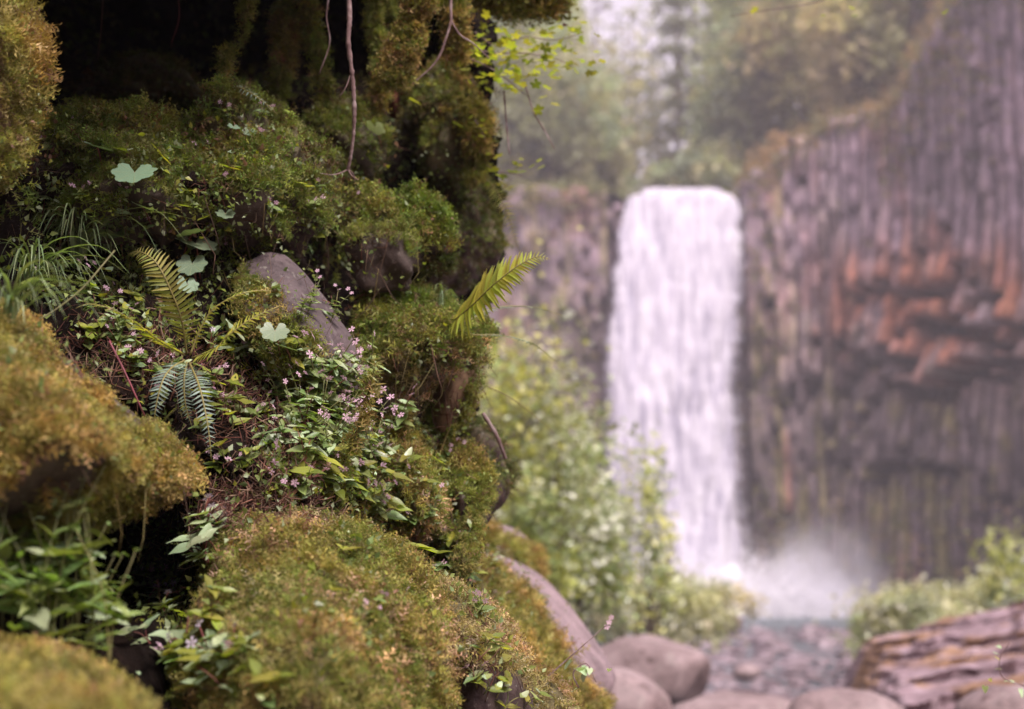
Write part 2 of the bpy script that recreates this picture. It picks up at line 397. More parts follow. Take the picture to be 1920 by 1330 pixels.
    tone = CR.uniform(.88, 1.12); base *= tone; lowr = sstep(430, 700, ppy)[:, None]; base = base * (1 - lowr + lowr * np.array([.95, .98, .84]))
    rust = np.exp(-((ppx - 1740) / 190) ** 2 - ((ppy - 575) / 95) ** 2) * 1.9 * sstep(.34, .6, .5 + .5 * fbm(V * np.array([.9, .9, .28]), 33, 4)) * CR.uniform(.5, 1.3)
    rust = np.clip(rust + .4 * sstep(.62, .75, .5 + .5 * fbm(V * np.array([.5, .5, .1]), 77, 3)), 0, 1)[:, None]
    base = base * (1 - rust) + np.array([.36, .15, .085]) * rust * tone
    mossy = sstep(.50, .72, .5 + .5 * fbm(V * np.array([1.6, 1.6, .16]), 44, 4)) * (sstep(620, 900, ppy) * 1.1 + sstep(1560, 1400, ppx) * .6 + .22 + .5 * sstep(1100, 1000, ppx) * sstep(520, 400, ppy))
    mossy = np.clip(mossy, 0, .85)[:, None]; base = base * (1 - mossy) + np.array([.19, .17, .055]) * mossy
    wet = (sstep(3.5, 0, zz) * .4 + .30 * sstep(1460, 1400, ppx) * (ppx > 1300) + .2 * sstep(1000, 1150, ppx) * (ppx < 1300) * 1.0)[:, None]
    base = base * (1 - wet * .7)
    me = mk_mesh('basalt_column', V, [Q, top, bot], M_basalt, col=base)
    link('basalt_column', me, cliff); me.transform(Matrix.Translation((-12, -93, 0)))
    backing.append((Xc, Yc, ny, zt)); X += w
# backing rock behind the columns, thick
V = []
for Xc, Yc, ny, zt in backing:
    for oo in (-4.3, -11):
        V.append((Xc + ny[0] * oo, Yc + ny[1] * oo, -2)); V.append((Xc + ny[0] * oo, Yc + ny[1] * oo, zt - .4))
V = np.array(V) - np.array([12, 93, 0]); k = len(backing); i = np.arange(k - 1) * 4
F = np.concatenate([np.stack([i, i + 4, i + 5, i + 1], -1), np.stack([i + 1, i + 5, i + 7, i + 3], -1), np.stack([i + 2, i + 3, i + 7, i + 6], -1)])
link('rock_core', mk_mesh('rock_core', V, F, M_basalt, col=np.full((len(V), 3), .06)), cliff)

# ---- ground: one sheet to the horizon, river bed sunk in it
def groundz(X, Y):
    X = np.asarray(X, float); Y = np.asarray(Y, float)
    z = -.25 + .10 * fbm(np.stack([X * .35, Y * .2, X * 0], -1), 8, 4)
    z = z + sstep(58, 88, Y) * -.9 + sstep(19, 30, X) * 1.6 * sstep(95, 60, Y) + sstep(-4, -14, X) * 5 - sstep(10, 4, Y) * .2
    return z
gx = np.concatenate([np.linspace(-330, -60, 8), np.linspace(-50, 60, 130), np.linspace(70, 330, 8)])
gy = np.concatenate([np.linspace(-200, -30, 8), np.linspace(-20, 92, 160)])
XX, YY = np.meshgrid(gx, gy); ZZ = groundz(XX, YY); V = np.stack([XX, YY, ZZ], -1).reshape(-1, 3)
nx, ny_ = len(gx), len(gy); i = np.arange(ny_ - 1)[:, None] * nx + np.arange(nx - 1)[None]
F = np.stack([i, i + 1, i + nx + 1, i + nx], -1).reshape(-1, 4)
link('riverbed', mk_mesh('riverbed', V, F, M_riverbed, smooth=True), kind='structure')
# unseen gorge side behind and right of the viewer, added to block low light
gx = np.linspace(-60, 120, 70); gy = np.linspace(-90, 75, 60); XX, YY = np.meshgrid(gx, gy)
ZZ = np.maximum(.95 * np.maximum(-9 - YY, 0), 1.0 * np.maximum(XX - 16 - np.maximum(YY, 0) * .42, 0)); ZZ = 30 * (1 - np.exp(-ZZ / 22)) - .6; ZZ = ZZ + 1.6 * fbm(np.stack([XX * .15, YY * .15, XX * 0], -1), 66, 4) * (ZZ > 0)
V = np.stack([XX, YY, ZZ], -1).reshape(-1, 3); i = np.arange(59)[:, None] * 70 + np.arange(69)[None]; F = np.stack([i, i + 1, i + 71, i + 70], -1).reshape(-1, 4)
link('unseen_shade_slope', mk_mesh('unseen_shade_slope', V, F, M_ground, smooth=True), kind='structure')
# plateau above the falls, rising away from the brink
gx = np.concatenate([np.linspace(-330, -30, 14), np.linspace(-25, 48, 90), np.linspace(55, 330, 14)]); t = np.concatenate([np.linspace(0, 60, 60), np.linspace(70, 300, 10)])
XX, TT = np.meshgrid(gx, t); Yc = cliffY(np.clip(XX, -12, 38)); zt = topz(np.clip(XX, -10, 36))
ch = np.exp(-((XX - 11) / 5.5) ** 2)
ZZ = zt - .35 - .15 * (1 - ch) + TT * .22 * (1 - ch) * np.exp(-TT / 160) + TT * .03 + .5 * fbm(np.stack([XX * .3, TT * .3, XX * 0], -1), 4, 4) * sstep(0, 3, TT) * (1 - ch)
V = np.stack([XX, Yc + TT - .3, ZZ], -1).reshape(-1, 3); nx = len(gx); i = np.arange(len(t) - 1)[:, None] * nx + np.arange(nx - 1)[None]
PF = np.stack([i, i + 1, i + nx + 1, i + nx], -1).reshape(-1, 4); PV = V
link('forest_hillside', mk_mesh('forest_hillside', V, PF, M_ground, smooth=True), kind='structure')
def plateau(X, T):
    X = float(X); T = float(T); ch = math.exp(-((X - 11) / 5.5) ** 2); xc = min(max(X, -10), 36)
    z = float(topz(xc)) - .35 + T * .22 * (1 - ch) * math.exp(-T / 160) + T * .03 - .3
    return np.array([X, float(cliffY(min(max(X, -12), 38))) + T, z])

# ---- water: pool and stream
m, t_, b = newmat('stream_water'); b.inputs['Base Color'].default_value = (.07, .10, .11, 1); b.inputs['Roughness'].default_value = .3; b.inputs['Specular IOR Level'].default_value = .3; b.inputs['IOR'].default_value = 1.33
geo = nd(t_, 'ShaderNodeNewGeometry'); mp = nd(t_, 'ShaderNodeMapping'); mp.inputs['Scale'].default_value = (1.5, .6, 1); nn = nd(t_, 'ShaderNodeTexNoise'); nn.inputs['Scale'].default_value = 1.6; nn.inputs['Detail'].default_value = 5
t_.links.new(geo.outputs['Position'], mp.inputs[0]); t_.links.new(mp.outputs[0], nn.inputs[0]); bump(t_, b, nn.outputs[0], .5, .12)
gx = np.linspace(-12, 26, 70); gy = np.linspace(6, 93.5, 120); XX, YY = np.meshgrid(gx, gy); V = np.stack([XX, YY, -.13 + .02 * vnoise(np.stack([XX * 2, YY * 1.2, XX * 0], -1), 5)], -1).reshape(-1, 3)
i = np.arange(119)[:, None] * 70 + np.arange(69)[None]; F = np.stack([i, i + 1, i + 71, i + 70], -1).reshape(-1, 4)
link('stream', mk_mesh('stream', V, F, m, smooth=True), kind='structure')

# ---- the waterfall: a thick curtain of falling water with streaks, clots and ragged edges
m, t_, b = newmat('falling_water'); b.inputs['Base Color'].default_value = (.80, .80, .84, 1); b.inputs['Roughness'].default_value = .55; b.inputs['Specular IOR Level'].default_value = .3
geo = nd(t_, 'ShaderNodeNewGeometry'); mp = nd(t_, 'ShaderNodeMapping'); mp.inputs['Scale'].default_value = (3.4, 3.4, .40); nn = nd(t_, 'ShaderNodeTexNoise'); nn.inputs['Scale'].default_value = .75; nn.inputs['Detail'].default_value = 7; nn.inputs['Roughness'].default_value = .65
t_.links.new(geo.outputs['Position'], mp.inputs[0]); t_.links.new(mp.outputs[0], nn.inputs[0]); bump(t_, b, nn.outputs[0], .6, .35)
wc = ramp(t_, nn.outputs[0], [(.36, (.27, .255, .33)), (.49, (.48, .455, .52)), (.64, (.64, .62, .665))]); t_.links.new(wc, b.inputs['Base Color'])
M_water = m
FY = 92.0
LX = np.array([348, 356, 366, 386, 440, 560, 700, 850, 1000, 1060, 1160]); LP = np.array([1212, 1196, 1182, 1171, 1163, 1150, 1141, 1142, 1150, 1160, 1168])
RP = np.array([1360, 1374, 1382, 1388, 1390, 1381, 1375, 1380, 1387, 1392, 1396])
nu, nv = 100, 320
zt0 = float(z_at(350, 11, FY + 1.6)); v = np.linspace(0, 1, nv); zz = zt0 * (1 - v) + (-.3) * v
rows = np.array([float(proj(np.array([11, FY, z]))[1]) for z in zz])
lx = np.interp(rows, LX, LP); rx = np.interp(rows, LX, RP); k = (FY * math.cos(PITCH) + (zz - 1.5) * math.sin(PITCH)) / FPX
L = (lx - 960) * k; R = (rx - 960) * k
rag = .32 * fbm(np.stack([zz * .9, zz * 0, zz * 0], -1), 31, 5) * sstep(0, .12, v) + .20 * fbm(np.stack([zz * 3, zz * 0, zz * 0 + 5], -1), 32, 3)
rag2 = .32 * fbm(np.stack([zz * .9, zz * 0 + 9, zz * 0], -1), 35, 5) * sstep(0, .12, v) + .2 * fbm(np.stack([zz * 3, zz * 0, zz * 0 + 15], -1), 36, 3)
L = L - rag; R = R + rag2
th = np.linspace(0, 2 * math.pi, nu, endpoint=False)
cx, sx_ = np.cos(th), np.sin(th); sx_ = np.sign(sx_) * np.abs(sx_) ** .7
XX = ((L + R) / 2)[:, None] + ((R - L) / 2)[:, None] * cx[None]; ZZ = np.repeat(zz[:, None], nu, 1)
thick = (.25 + .75 * v)[:, None]
YY = FY + 1.0 - (1.3 * v[:, None] ** .6) - thick * sx_[None]
q = np.stack([XX * 1.1, YY * 0, ZZ * .30], -1); q2 = np.stack([XX * 2.8, YY * 0, ZZ * .55], -1)
d = .45 * fbm(q, 51, 5) + .28 * fbm(q2, 52, 4)
d += .35 * np.maximum(0, fbm(np.stack([XX * .7, YY * 0, ZZ * .25], -1), 59, 3)) * np.minimum(1, v[:, None] * 3)
YY = YY - d * (.3 + v[:, None]) * (sx_[None] > -.2)
lip = sstep(.035, 0, v)[:, None]; YY = YY + lip * 1.1; ZZ = ZZ + (.10 * fbm(np.stack([XX * .8, XX * 0, XX * 0], -1), 91, 3) - .05) * lip
V = np.stack([XX, YY, ZZ], -1).reshape(-1, 3); i = np.arange(nv - 1)[:, None] * nu; j = np.arange(nu)[None]; j2 = (j + 1) % nu
F = np.stack([i + j, i + nu + j, i + nu + j2, i + j2], -1).reshape(-1, 4)
cap = np.array([list(range(nu))])
fall = link('waterfall', mk_mesh('waterfall', V, [F, cap], M_water, smooth=True), label='tall white plunging waterfall dropping off the basalt cliff', cat='waterfall')
M_foam = newmat('white_foam'); M_foam[2].inputs['Base Color'].default_value = (.86, .85, .88, 1); M_foam[2].inputs['Roughness'].default_value = .7; M_foam = M_foam[0]
# loose clots and drops beside the curtain, and splash at its foot
WR = np.random.RandomState(8); n = 3800
sv = WR.rand(n) ** .7; side = WR.rand(n) < .5; zc = zt0 * (1 - sv); Li = np.interp(-zc, -zz, L); Ri = np.interp(-zc, -zz, R)
e = np.abs(WR.normal(size=n)) * (.05 + .30 * sv); xc = np.where(side, Li - e + .1, Ri + e - .1)
yc = FY - WR.rand(n) * 1.1; pos = np.stack([xc, yc, zc], -1)
OCT = (np.array([[1, 0, 0], [-1, 0, 0], [0, 1, 0], [0, -1, 0], [0, 0, 1], [0, 0, -1.]]), np.array([[0, 2, 4], [2, 1, 4], [1, 3, 4], [3, 0, 4], [2, 0, 5], [1, 2, 5], [3, 1, 5], [0, 3, 5]])); tv, tf = OCT; clot = [(tv * np.array([.5, .5, 1.3]), tf)]
dirs = np.tile([0, 0, 1.0], (n, 1)); Vd, Fd, Cd = scatter(clot, pos, dirs, WR.uniform(.02, .085, n), np.ones((n, 3)), WR)
link('spray', mk_mesh('spray', Vd, Fd, M_water, smooth=True), fall, kind='stuff')
n = 12000; xs = np.where(WR.rand(n) < .55, WR.normal(13.8, 2.6, n), WR.normal(18.3, 2.2, n)); hgt = np.maximum(.1, 3.6 * np.exp(-((xs - 13.5) / 3.0) ** 2) + 1.9 * np.exp(-((xs - 18) / 3.2) ** 2) + .8 * np.sin(xs * 2.3) * np.exp(-((xs - 16) / 4) ** 2))
pos = np.stack([xs, 88.0 + WR.normal(0, 1.2, n), -.2 + np.abs(WR.normal(size=n)) ** 1.3 * hgt * .5], -1)
Vd, Fd, Cd = scatter([(tv, tf)], pos, dirs[:1].repeat(n, 0), WR.uniform(.03, .10, n) * np.clip(1.3 - pos[:, 2] * .18, .35, 1.3), np.ones((n, 3)), WR)
link('splash', mk_mesh('splash', Vd, Fd, M_foam, smooth=True), fall, kind='stuff')
# foam sheet on the pool under the splash
n1, n2 = 90, 40; uu, vv_ = np.meshgrid(np.linspace(8, 21.5, n1), np.linspace(86.5, 93, n2)); q = fbm(np.stack([uu * .8, vv_ * .8, uu * 0], -1), 71, 4)
bz = -.10 + (.25 + (2.3 * np.exp(-((uu - 13.6) / 2.6) ** 2) + 1.3 * np.exp(-((uu - 18) / 2.4) ** 2)) * (.75 + .9 * q) * np.sin(np.clip((vv_ - 86.5) / 6.5, 0, 1) * math.pi)) * sstep(86.3, 87.8 + q, vv_) * sstep(8, 9, uu) * sstep(21.8, 19.5, uu) - .06 * (1 - sstep(86.3, 87, vv_))
V = np.stack([uu, vv_, bz], -1).reshape(-1, 3); i = np.arange(n2 - 1)[:, None] * n1 + np.arange(n1 - 1)[None]; F = np.stack([i, i + 1, i + n1 + 1, i + n1], -1).reshape(-1, 4)
link('foam', mk_mesh('foam', V, F, M_foam, smooth=True), fall, kind='stuff')

# mist boiling up from the plunge pool
def volmat(name, color, dens_src):
    m = bpy.data.materials.new(name); m.use_nodes = True; t = m.node_tree; t.nodes.clear(); o = nd(t, 'ShaderNodeOutputMaterial'); pv = nd(t, 'ShaderNodeVolumePrincipled')
    pv.inputs['Color'].default_value = (*color, 1); pv.inputs['Anisotropy'].default_value = 0.2; t.links.new(pv.outputs[0], o.inputs['Volume'])
    if isinstance(dens_src, float): pv.inputs['Density'].default_value = dens_src
    else: dens_src(t, pv.inputs['Density'])
    return m
def mist_dens(peak, freq=.45):
    def f(t, sock):
        tc = nd(t, 'ShaderNodeTexCoord'); ln = nd(t, 'ShaderNodeVectorMath', operation='LENGTH'); t.links.new(tc.outputs['Object'], ln.inputs[0])
        mr = nd(t, 'ShaderNodeMapRange', interpolation_type='SMOOTHSTEP'); mr.inputs[1].default_value = 1; mr.inputs[2].default_value = 0; t.links.new(ln.outputs[1], mr.inputs[0])
        geo = nd(t, 'ShaderNodeNewGeometry'); no = nd(t, 'ShaderNodeTexNoise'); no.inputs['Scale'].default_value = freq; no.inputs['Detail'].default_value = 3; t.links.new(geo.outputs['Position'], no.inputs[0])
        m2 = nd(t, 'ShaderNodeMapRange'); m2.inputs[1].default_value = .32; m2.inputs[2].default_value = .68; m2.inputs[3].default_value = .15; t.links.new(no.outputs[0], m2.inputs[0])
        a = nd(t, 'ShaderNodeMath', operation='MULTIPLY'); t.links.new(mr.outputs[0], a.inputs[0]); t.links.new(m2.outputs[0], a.inputs[1])
        b2 = nd(t, 'ShaderNodeMath', operation='MULTIPLY'); b2.inputs[1].default_value = peak; t.links.new(a.outputs[0], b2.inputs[0]); t.links.new(b2.outputs[0], sock)
    return f
for (c, s, pk) in (((14.5, 88.9, .3), (5.0, 2.4, 4.4), .8), ((19.3, 88.2, .2), (5.2, 2.6, 7.0), 1.3), ((17.5, 87.6, -.1), (7.5, 2.4, 3.4), 1.3), ((11.5, 89.2, 1), (5.0, 2.2, 4.5), .7)):
    V, F = ico(3); o = link('mist', mk_mesh('mist', V, F, volmat('mist_air', (.97, .97, 1.0), mist_dens(pk))), loc=c, scale=s, kind='stuff',
                            label='drifting white mist rising at the foot of the waterfall', cat='mist')

# ---- plants of the far gorge
def crown_cards(c, r, n, size, cols_, rng, flat=0.0, clumps=14, droop=0):
    """leaf clumps through a crown volume: c centre, r radii"""
    c = np.array(c, float); r = np.array(r, float)
    cc = rng.normal(size=(clumps, 3)); cc /= np.linalg.norm(cc, axis=1)[:, None]; cc = c + cc * r * (rng.rand(clumps, 1) ** .4) * .8; cs = rng.uniform(.22, .5, clumps)
    k = rng.randint(clumps, size=n); p = cc[k] + rng.normal(size=(n, 3)) * r * cs[k][:, None] * .55
    nr = (p - cc[k]) / (r + 1e-6); nr = nr + rng.normal(size=nr.shape) * .8 + np.array([0, -.3, .9]); nr[:, 2] += flat
    tint = rng.uniform(.5, 1.5, clumps)[k] * rng.uniform(.7, 1.3, n)
    base = np.array(cols_)[rng.randint(len(cols_), size=clumps)[k]]
    return p, nr, rng.uniform(.6, 1.3, n) * size, base * tint[:, None]
LEAF6 = [(np.array([[-.5, 0, 0], [-.2, .28, .06], [.25, .24, .05], [.55, 0, -.04], [.22, -.26, .06], [-.22, -.24, .05]]), np.array([[0, 1, 2], [0, 2, 3], [0, 3, 4], [0, 4, 5]]))]
CLUMP = []
for s in range(4):
    r_ = np.random.RandomState(s); vs, fs, o_ = [], [], 0
    for q in range(4):
        R_ = frames(r_.normal(size=(1, 3)) + np.array([[0, 0, .8]]), r_)[0]; vv2 = (R_ @ (np.array([[-.5, 0, 0], [0, .3, .05], [.55, 0, -.04], [0, -.28, .05]]) * .62).T).T + r_.uniform(-.5, .5, 3); vs.append(vv2); fs.append(np.array([[0, 1, 2], [0, 2, 3]]) + o_); o_ += 4
    CLUMP.append((np.concatenate(vs), np.concatenate(fs)))
def make_tree(base, H, kind, rng, label, cols_, n=1500, leaf=.5, crown_from=.25, wid=.28, group=None, cat='tree', name='forest_tree'):
    base = np.array(base, float); root = link(name, None, loc=base, label=label, cat=cat, group=group)
    lean = rng.uniform(-.03, .03, 2) * H; pth = np.array([[lean[0] * s ** 2, lean[1] * s ** 2, H * s - .5 * (s == 0)] for s in np.linspace(0, 1, 9)])
    parts = [tube(pth, H * (.007 if kind == 'conifer' else .011) * (1.05 - np.linspace(0, 1, 9)), 7)]
    for q in range(10 if kind == 'conifer' else 7):
        s = rng.uniform(crown_from, .9); a = rng.uniform(0, 6.28); l = H * wid * (1.1 - s) * 1.1; st = np.array([lean[0] * s * s, lean[1] * s * s, H * s])
        dz = -.15 if kind == 'conifer' else .45
        e = st + np.array([math.cos(a), math.sin(a), dz]) * l; parts.append(tube(np.array([st, (st + e) / 2 + [0, 0, .05 * l], e]), [H * .005, H * .003, H * .001], 5))
    V, F = merge(parts); link('trunk', mk_mesh('trunk', V, F, M_bark, smooth=True), root)
    if kind == 'conifer':
        s = crown_from + (1 - crown_from) * rng.rand(n) ** 1.25; lay = np.round(s * 16) / 16 + rng.normal(0, .006, n); a = rng.uniform(0, 6.28, n); rr = H * wid * (1.02 - lay) * np.sqrt(rng.rand(n)) * (.75 + .35 * np.sin(a * 3 + lay * 40))
        p = np.stack([np.cos(a) * rr, np.sin(a) * rr, H * lay - rr * .28], -1); nr = np.stack([np.cos(a) * .5, np.sin(a) * .5, np.ones(n)], -1) + rng.normal(size=(n, 3)) * .4
        c = np.array(cols_)[rng.randint(len(cols_), size=n)] * rng.uniform(.6, 1.4, (n, 1)); sc_ = rng.uniform(.6, 1.3, n) * leaf
    else:
        zc = H * (crown_from + 1) / 2; p, nr, sc_, c = crown_cards((lean[0] * .5, lean[1] * .5, zc), (H * wid, H * wid, H * (1 - crown_from) / 2), n, leaf, cols_, rng, clumps=22)
    V, F, C = scatter(CLUMP, p, nr, sc_, c, rng); link('crown', mk_mesh('crown', V, F, M_farleaf, col=C), root, kind='stuff')
    return root
TR = np.random.RandomState(11); GR = [(.36, .38, .22), (.28, .33, .22), (.44, .42, .25)]; CG = [(.20, .22, .17), (.25, .26, .20)]; YG = [(.44, .41, .21), (.38, .38, .20), (.50, .42, .25)]
kinds = {'b': ('broad', 'green broadleaf tree'), 'c': ('conifer', 'dark conifer')}
# pixel column, metres behind the brink, height, kind, colours, words that single it out
trees = [
    (905, 5, 17, 'b', GR, 'grey-green broadleaf tree right behind the mossy rock edge, above the left cliff'),
    (965, 9, 20, 'b', GR, 'tall grey-green broadleaf tree above the left cliff, second from the mossy rock'),
    (1030, 4, 11, 'b', GR, 'rounded green tree above the left cliff below the taller crowns'),
    (1015, 22, 25, 'b', GR, 'tall broadleaf tree whose crown reaches the top of the picture left of the sky gap'),
    (1100, 8, 8, 'b', GR, 'low green tree standing left of the waterfall brink'),
    (1150, 16, 6, 'b', GR, 'mid-height tree beneath the bright sky gap, left of the dark conifer'),
    (1205, 24, 5.5, 'b', GR, 'green tree behind the centre of the waterfall brink'),
    (1195, 38, 31, 'b', GR, 'thin distant tree with sky showing all through its crown'),
    (1275, 30, 40, 'c', CG, 'tall dark conifer standing right of the bright sky gap'),
    (1285, 14, 6.5, 'b', GR, 'small tree directly behind the right half of the waterfall brink'),
    (1405, 20, 26, 'b', GR, 'tall pale-green tree right of the dark conifer'),
    (1375, 34, 34, 'c', CG, 'conifer mostly hidden behind the pale-green tree right of the sky gap'),
    (1338, 7, 5.5, 'b', GR, 'small green tree over the right corner of the waterfall brink'),
    (1405, 12, 14, 'b', GR, 'rounded green tree above the orange slope beside the brink'),
    (1440, 26, 28, 'b', GR, 'grey-green broadleaf tree over the top of the orange slope'),
    (1500, 9, 15, 'b', YG, 'yellow-green tree above the middle of the right cliff edge'),
    (1540, 24, 24, 'b', GR, 'tall green tree behind the yellow-green ones on the right cliff'),
    (1590, 6, 11, 'b', YG, 'yellow-green tree leaning over the dip of the right cliff edge'),
    (1660, 8, 13, 'b', YG, 'pale yellow-green tree beside the rocky shoulder at upper right'),
    (1640, 20, 20, 'b', GR, 'green tree behind the pale trees near the rocky shoulder'),
    (1730, 14, 12, 'b', YG, 'small yellow-green tree on top of the rocky shoulder at upper right'),
    (840, 14, 24, 'c', CG, 'dark conifer partly hidden by the mossy rock wall'),
    (1005, 34, 38, 'c', CG, 'tall distant conifer behind the broadleaf trees at the left'),
    (1090, 40, 30, 'c', CG, 'small distant conifer in the left part of the sky gap'),
    (1395, 38, 36, 'c', CG, 'tall distant conifer between the pale-green tree and the orange slope'),
    (1150, 40, 30, 'b', GR, 'sparse far tree breaking up the left half of the sky gap'),
    (1222, 44, 29, 'b', GR, 'sparse far tree low in the sky gap beside the dark conifer'),
    (1185, 30, 25, 'b', YG, 'sparse pale tree in the middle of the sky gap'),
    (1128, 33, 30, 'b', GR, 'sparse tall tree in the left of the sky gap beside the mossy branch'),
    (1095, 26, 16, 'b', GR, 'rounded tree at the lower left of the sky gap'),
    (1172, 28, 7, 'b', YG, 'low pale tree under the middle of the sky gap'),
    (1262, 26, 9, 'b', GR, 'low green tree in front of the dark conifer foot'),
    (1310, 42, 34, 'b', GR, 'sparse far tree with specks of sky right of the dark conifer'),
    (1590, 34, 34, 'c', CG, 'tall distant conifer above the right cliff dip'),
]
for (px, T, H, kd, cs, lab) in trees:
    X = (px - 960) / FPX * ((93 + T) * 1.03)
    gap = px in (1275, 1195, 1090, 1150, 1222, 1310, 1185, 1128)
    make_tree(plateau(X, T), H, kinds[kd][0], TR, lab, cs, n=(560 if kd == 'b' else (1300 if px == 1275 else 330)) if gap else (1900 if kd == 'b' else 1700), leaf=(.72 if gap else 1.0) if kd == 'b' else .85, crown_from=.06 if kd == 'b' else .12,
              wid=(.14 if gap else .17) if kd == 'c' else min(.42, 3.6 / H + .06) * (1.35 if gap else 1), group='trees in the forest above the falls')
# understorey and grass on the cliff edge: nobody could count it
n = 17000; gxp = TR.uniform(-12, 36, n); T = TR.rand(n) ** 1.6 * 48; pos = np.array([plateau(a, b_) for a, b_ in zip(gxp, T)]); inch = (gxp > 6.6) & (gxp < 15.2)
pos = pos[~(inch & (T < 14))]; gxp = gxp[~(inch & (T < 14))]; T = T[~(inch & (T < 14))]; n = len(pos)
hump = np.maximum(0, fbm(pos * .35, 6, 3)) * 2.5; pos[:, 2] += TR.rand(n) ** 2 * (1.0 + hump) + .1
warm = np.exp(-((gxp - 18) / 2.6) ** 2) + .75 * (gxp > 22); warm = np.clip(warm + .3 * TR.normal(size=n), 0, 1)[:, None] * (T < 9)[:, None]
c = np.array([.20, .22, .10]) * (1 - warm) + np.array([.42, .27, .15]) * warm; c = c * TR.uniform(.6, 1.35, (n, 1))
V, F, C = scatter(CLUMP, pos, np.tile([0, -.5, 1.], (n, 1)) + TR.normal(size=(n, 3)) * .5, TR.uniform(.35, .8, n), c, TR)
link('understorey', mk_mesh('understorey', V, F, M_farleaf, col=C), kind='stuff', label='undergrowth and dry grass along the cliff edge', cat='undergrowth')
# plants hanging on the cliff ledges
pp = []
for bx, by, bn, bz_ in backing:
    pxx = 960 + FPX * bx / 93.
    for _ in range(260):
        z = TR.uniform(0, bz_); dns = .05 + .5 * (z < 7) * (bx > 15) + .9 * (bz_ - z < 1.5) + .65 * (bz_ - z < 6) * (bx > 24) + .30 * (bx < 6) * (z > 16) + .25 * (bx > 15.5) * (bx < 18.5)
        _a, _b, _ = proj(np.array([bx, by, z])); dns += 1.1 * math.exp(-((_a - 1790) / 80) ** 2 - ((_b - 90) / 120) ** 2) + .8 * math.exp(-((_b - np.interp(_a, TOPX, TOPY)) / 40) ** 2) * (bx > 15)
        if TR.rand() < dns * .6 * (1 - .9 * (6.6 < bx < 15)): pp.append((bx + bn[0] * .75 + TR.uniform(-.3, .3), by + bn[1] * TR.uniform(.4, .9), z))
pp = np.array(pp); n = len(pp); c = np.array([(.19, .165, .07), (.13, .13, .05), (.10, .11, .045), (.24, .16, .08)])[TR.randint(4, size=n)] * TR.uniform(.7, 1.3, (n, 1))
V, F, C = scatter(CLUMP, pp, np.tile([0, -1, .6], (n, 1)) + TR.normal(size=(n, 3)) * .4, TR.uniform(.15, .6, n), c * 1.3, TR)
link('cliff_plants', mk_mesh('cliff_plants', V, F, M_farleaf, col=C), kind='stuff', label='mosses and small plants clinging to the basalt columns', cat='plants')

# ---- stones of the river bed
SR = np.random.RandomState(3); protos = []
for s in range(9):
    U, F = ico(4 if s < 4 else 3); r_ = np.random.RandomState(s + 40); V = U.copy()
    for _ in range(9):
        nn_ = r_.normal(size=3); nn_ /= np.linalg.norm(nn_); dd = r_.uniform(.45, .75); h = V @ nn_ - dd; V = V - np.outer(np.maximum(h, 0) * .97, nn_)
    V = V * np.array([1.0, r_.uniform(.6, .9), r_.uniform(.28, .5)]); V = V + U * (fbm(V * 2.2, s, 4) * .10)[:, None]
    protos.append(mk_mesh('river_stone', V, F, M_riverstone, smooth=True))
placed = []
def stone_label(px, py, big):
    where = 'near the pool edge' if py < 1195 else ('in mid stream' if py < 1240 else 'in the near shallows')
    side = 'left side' if px < 1400 else ('centre' if px < 1520 else 'by the outcrop')
    return f"{'larger' if big else 'small'} flat lilac-grey stone {where}, {side}"
for _ in range(5000):
    d = SR.uniform(17, 58) if SR.rand() < .6 else SR.uniform(17, 34); px = SR.uniform(1250, 1720); X = (px - 960) / FPX * d
    sz = SR.uniform(.12, .42) * (1 + (d > 30) * .6)
    if any((X - a) ** 2 + (d - b_) ** 2 < (sz + c_) ** 2 * .75 for a, b_, c_ in placed): continue
    placed.append((X, d, sz))
    if len(placed) >= 260: break
for (X, d, sz) in placed:
    p = np.array([X, d, -.12 + sz * .07]); ppx, ppy, _ = proj(p)
    link('river_stone', protos[SR.randint(9)], loc=p, rot=(SR.uniform(-.12, .12), SR.uniform(-.12, .12), SR.uniform(0, 6.28)), scale=sz,
         label=stone_label(ppx, ppy, sz > .5), cat='river stone', group='stones strewn over the river bed')
n = 5000; px = SR.uniform(1150, 1800, n); d = SR.uniform(12, 60, n); pos = np.stack([(px - 960) / FPX * d, d, np.full(n, -.13)], -1); tv, tf = OCT
V, F, C = scatter([(tv * np.array([1, .8, .5]), tf)], pos, np.tile([0, 0, 1.], (n, 1)), SR.uniform(.03, .12, n), np.ones((n, 3)), SR)
link('pebbles', mk_mesh('pebbles', V, F, M_riverstone, smooth=True), kind='stuff')
def stone_at(px, py, d, size, sq=(1, .8, .6), seed=0, rot=0, lab='', name='boulder', m=None, pr=None, cat='boulder', kindlevel=4):
    U, F = ico(kindlevel); r_ = np.random.RandomState(seed); V = U.copy()
    for _ in range(5):
        nn_ = r_.normal(size=3); nn_ /= np.linalg.norm(nn_); h = V @ nn_ - r_.uniform(.72, .9); V = V - np.outer(np.maximum(h, 0) * .8, nn_)
    V = V * np.array(sq) * size; V = V + U * (fbm(V / size * 1.6, seed, 5, .6) * .13 * size)[:, None]
    return link(name, mk_mesh(name, V, F, m or M_boulder, smooth=True), loc=P(px, py, d), rot=(0, 0, rot), label=lab, cat=cat)
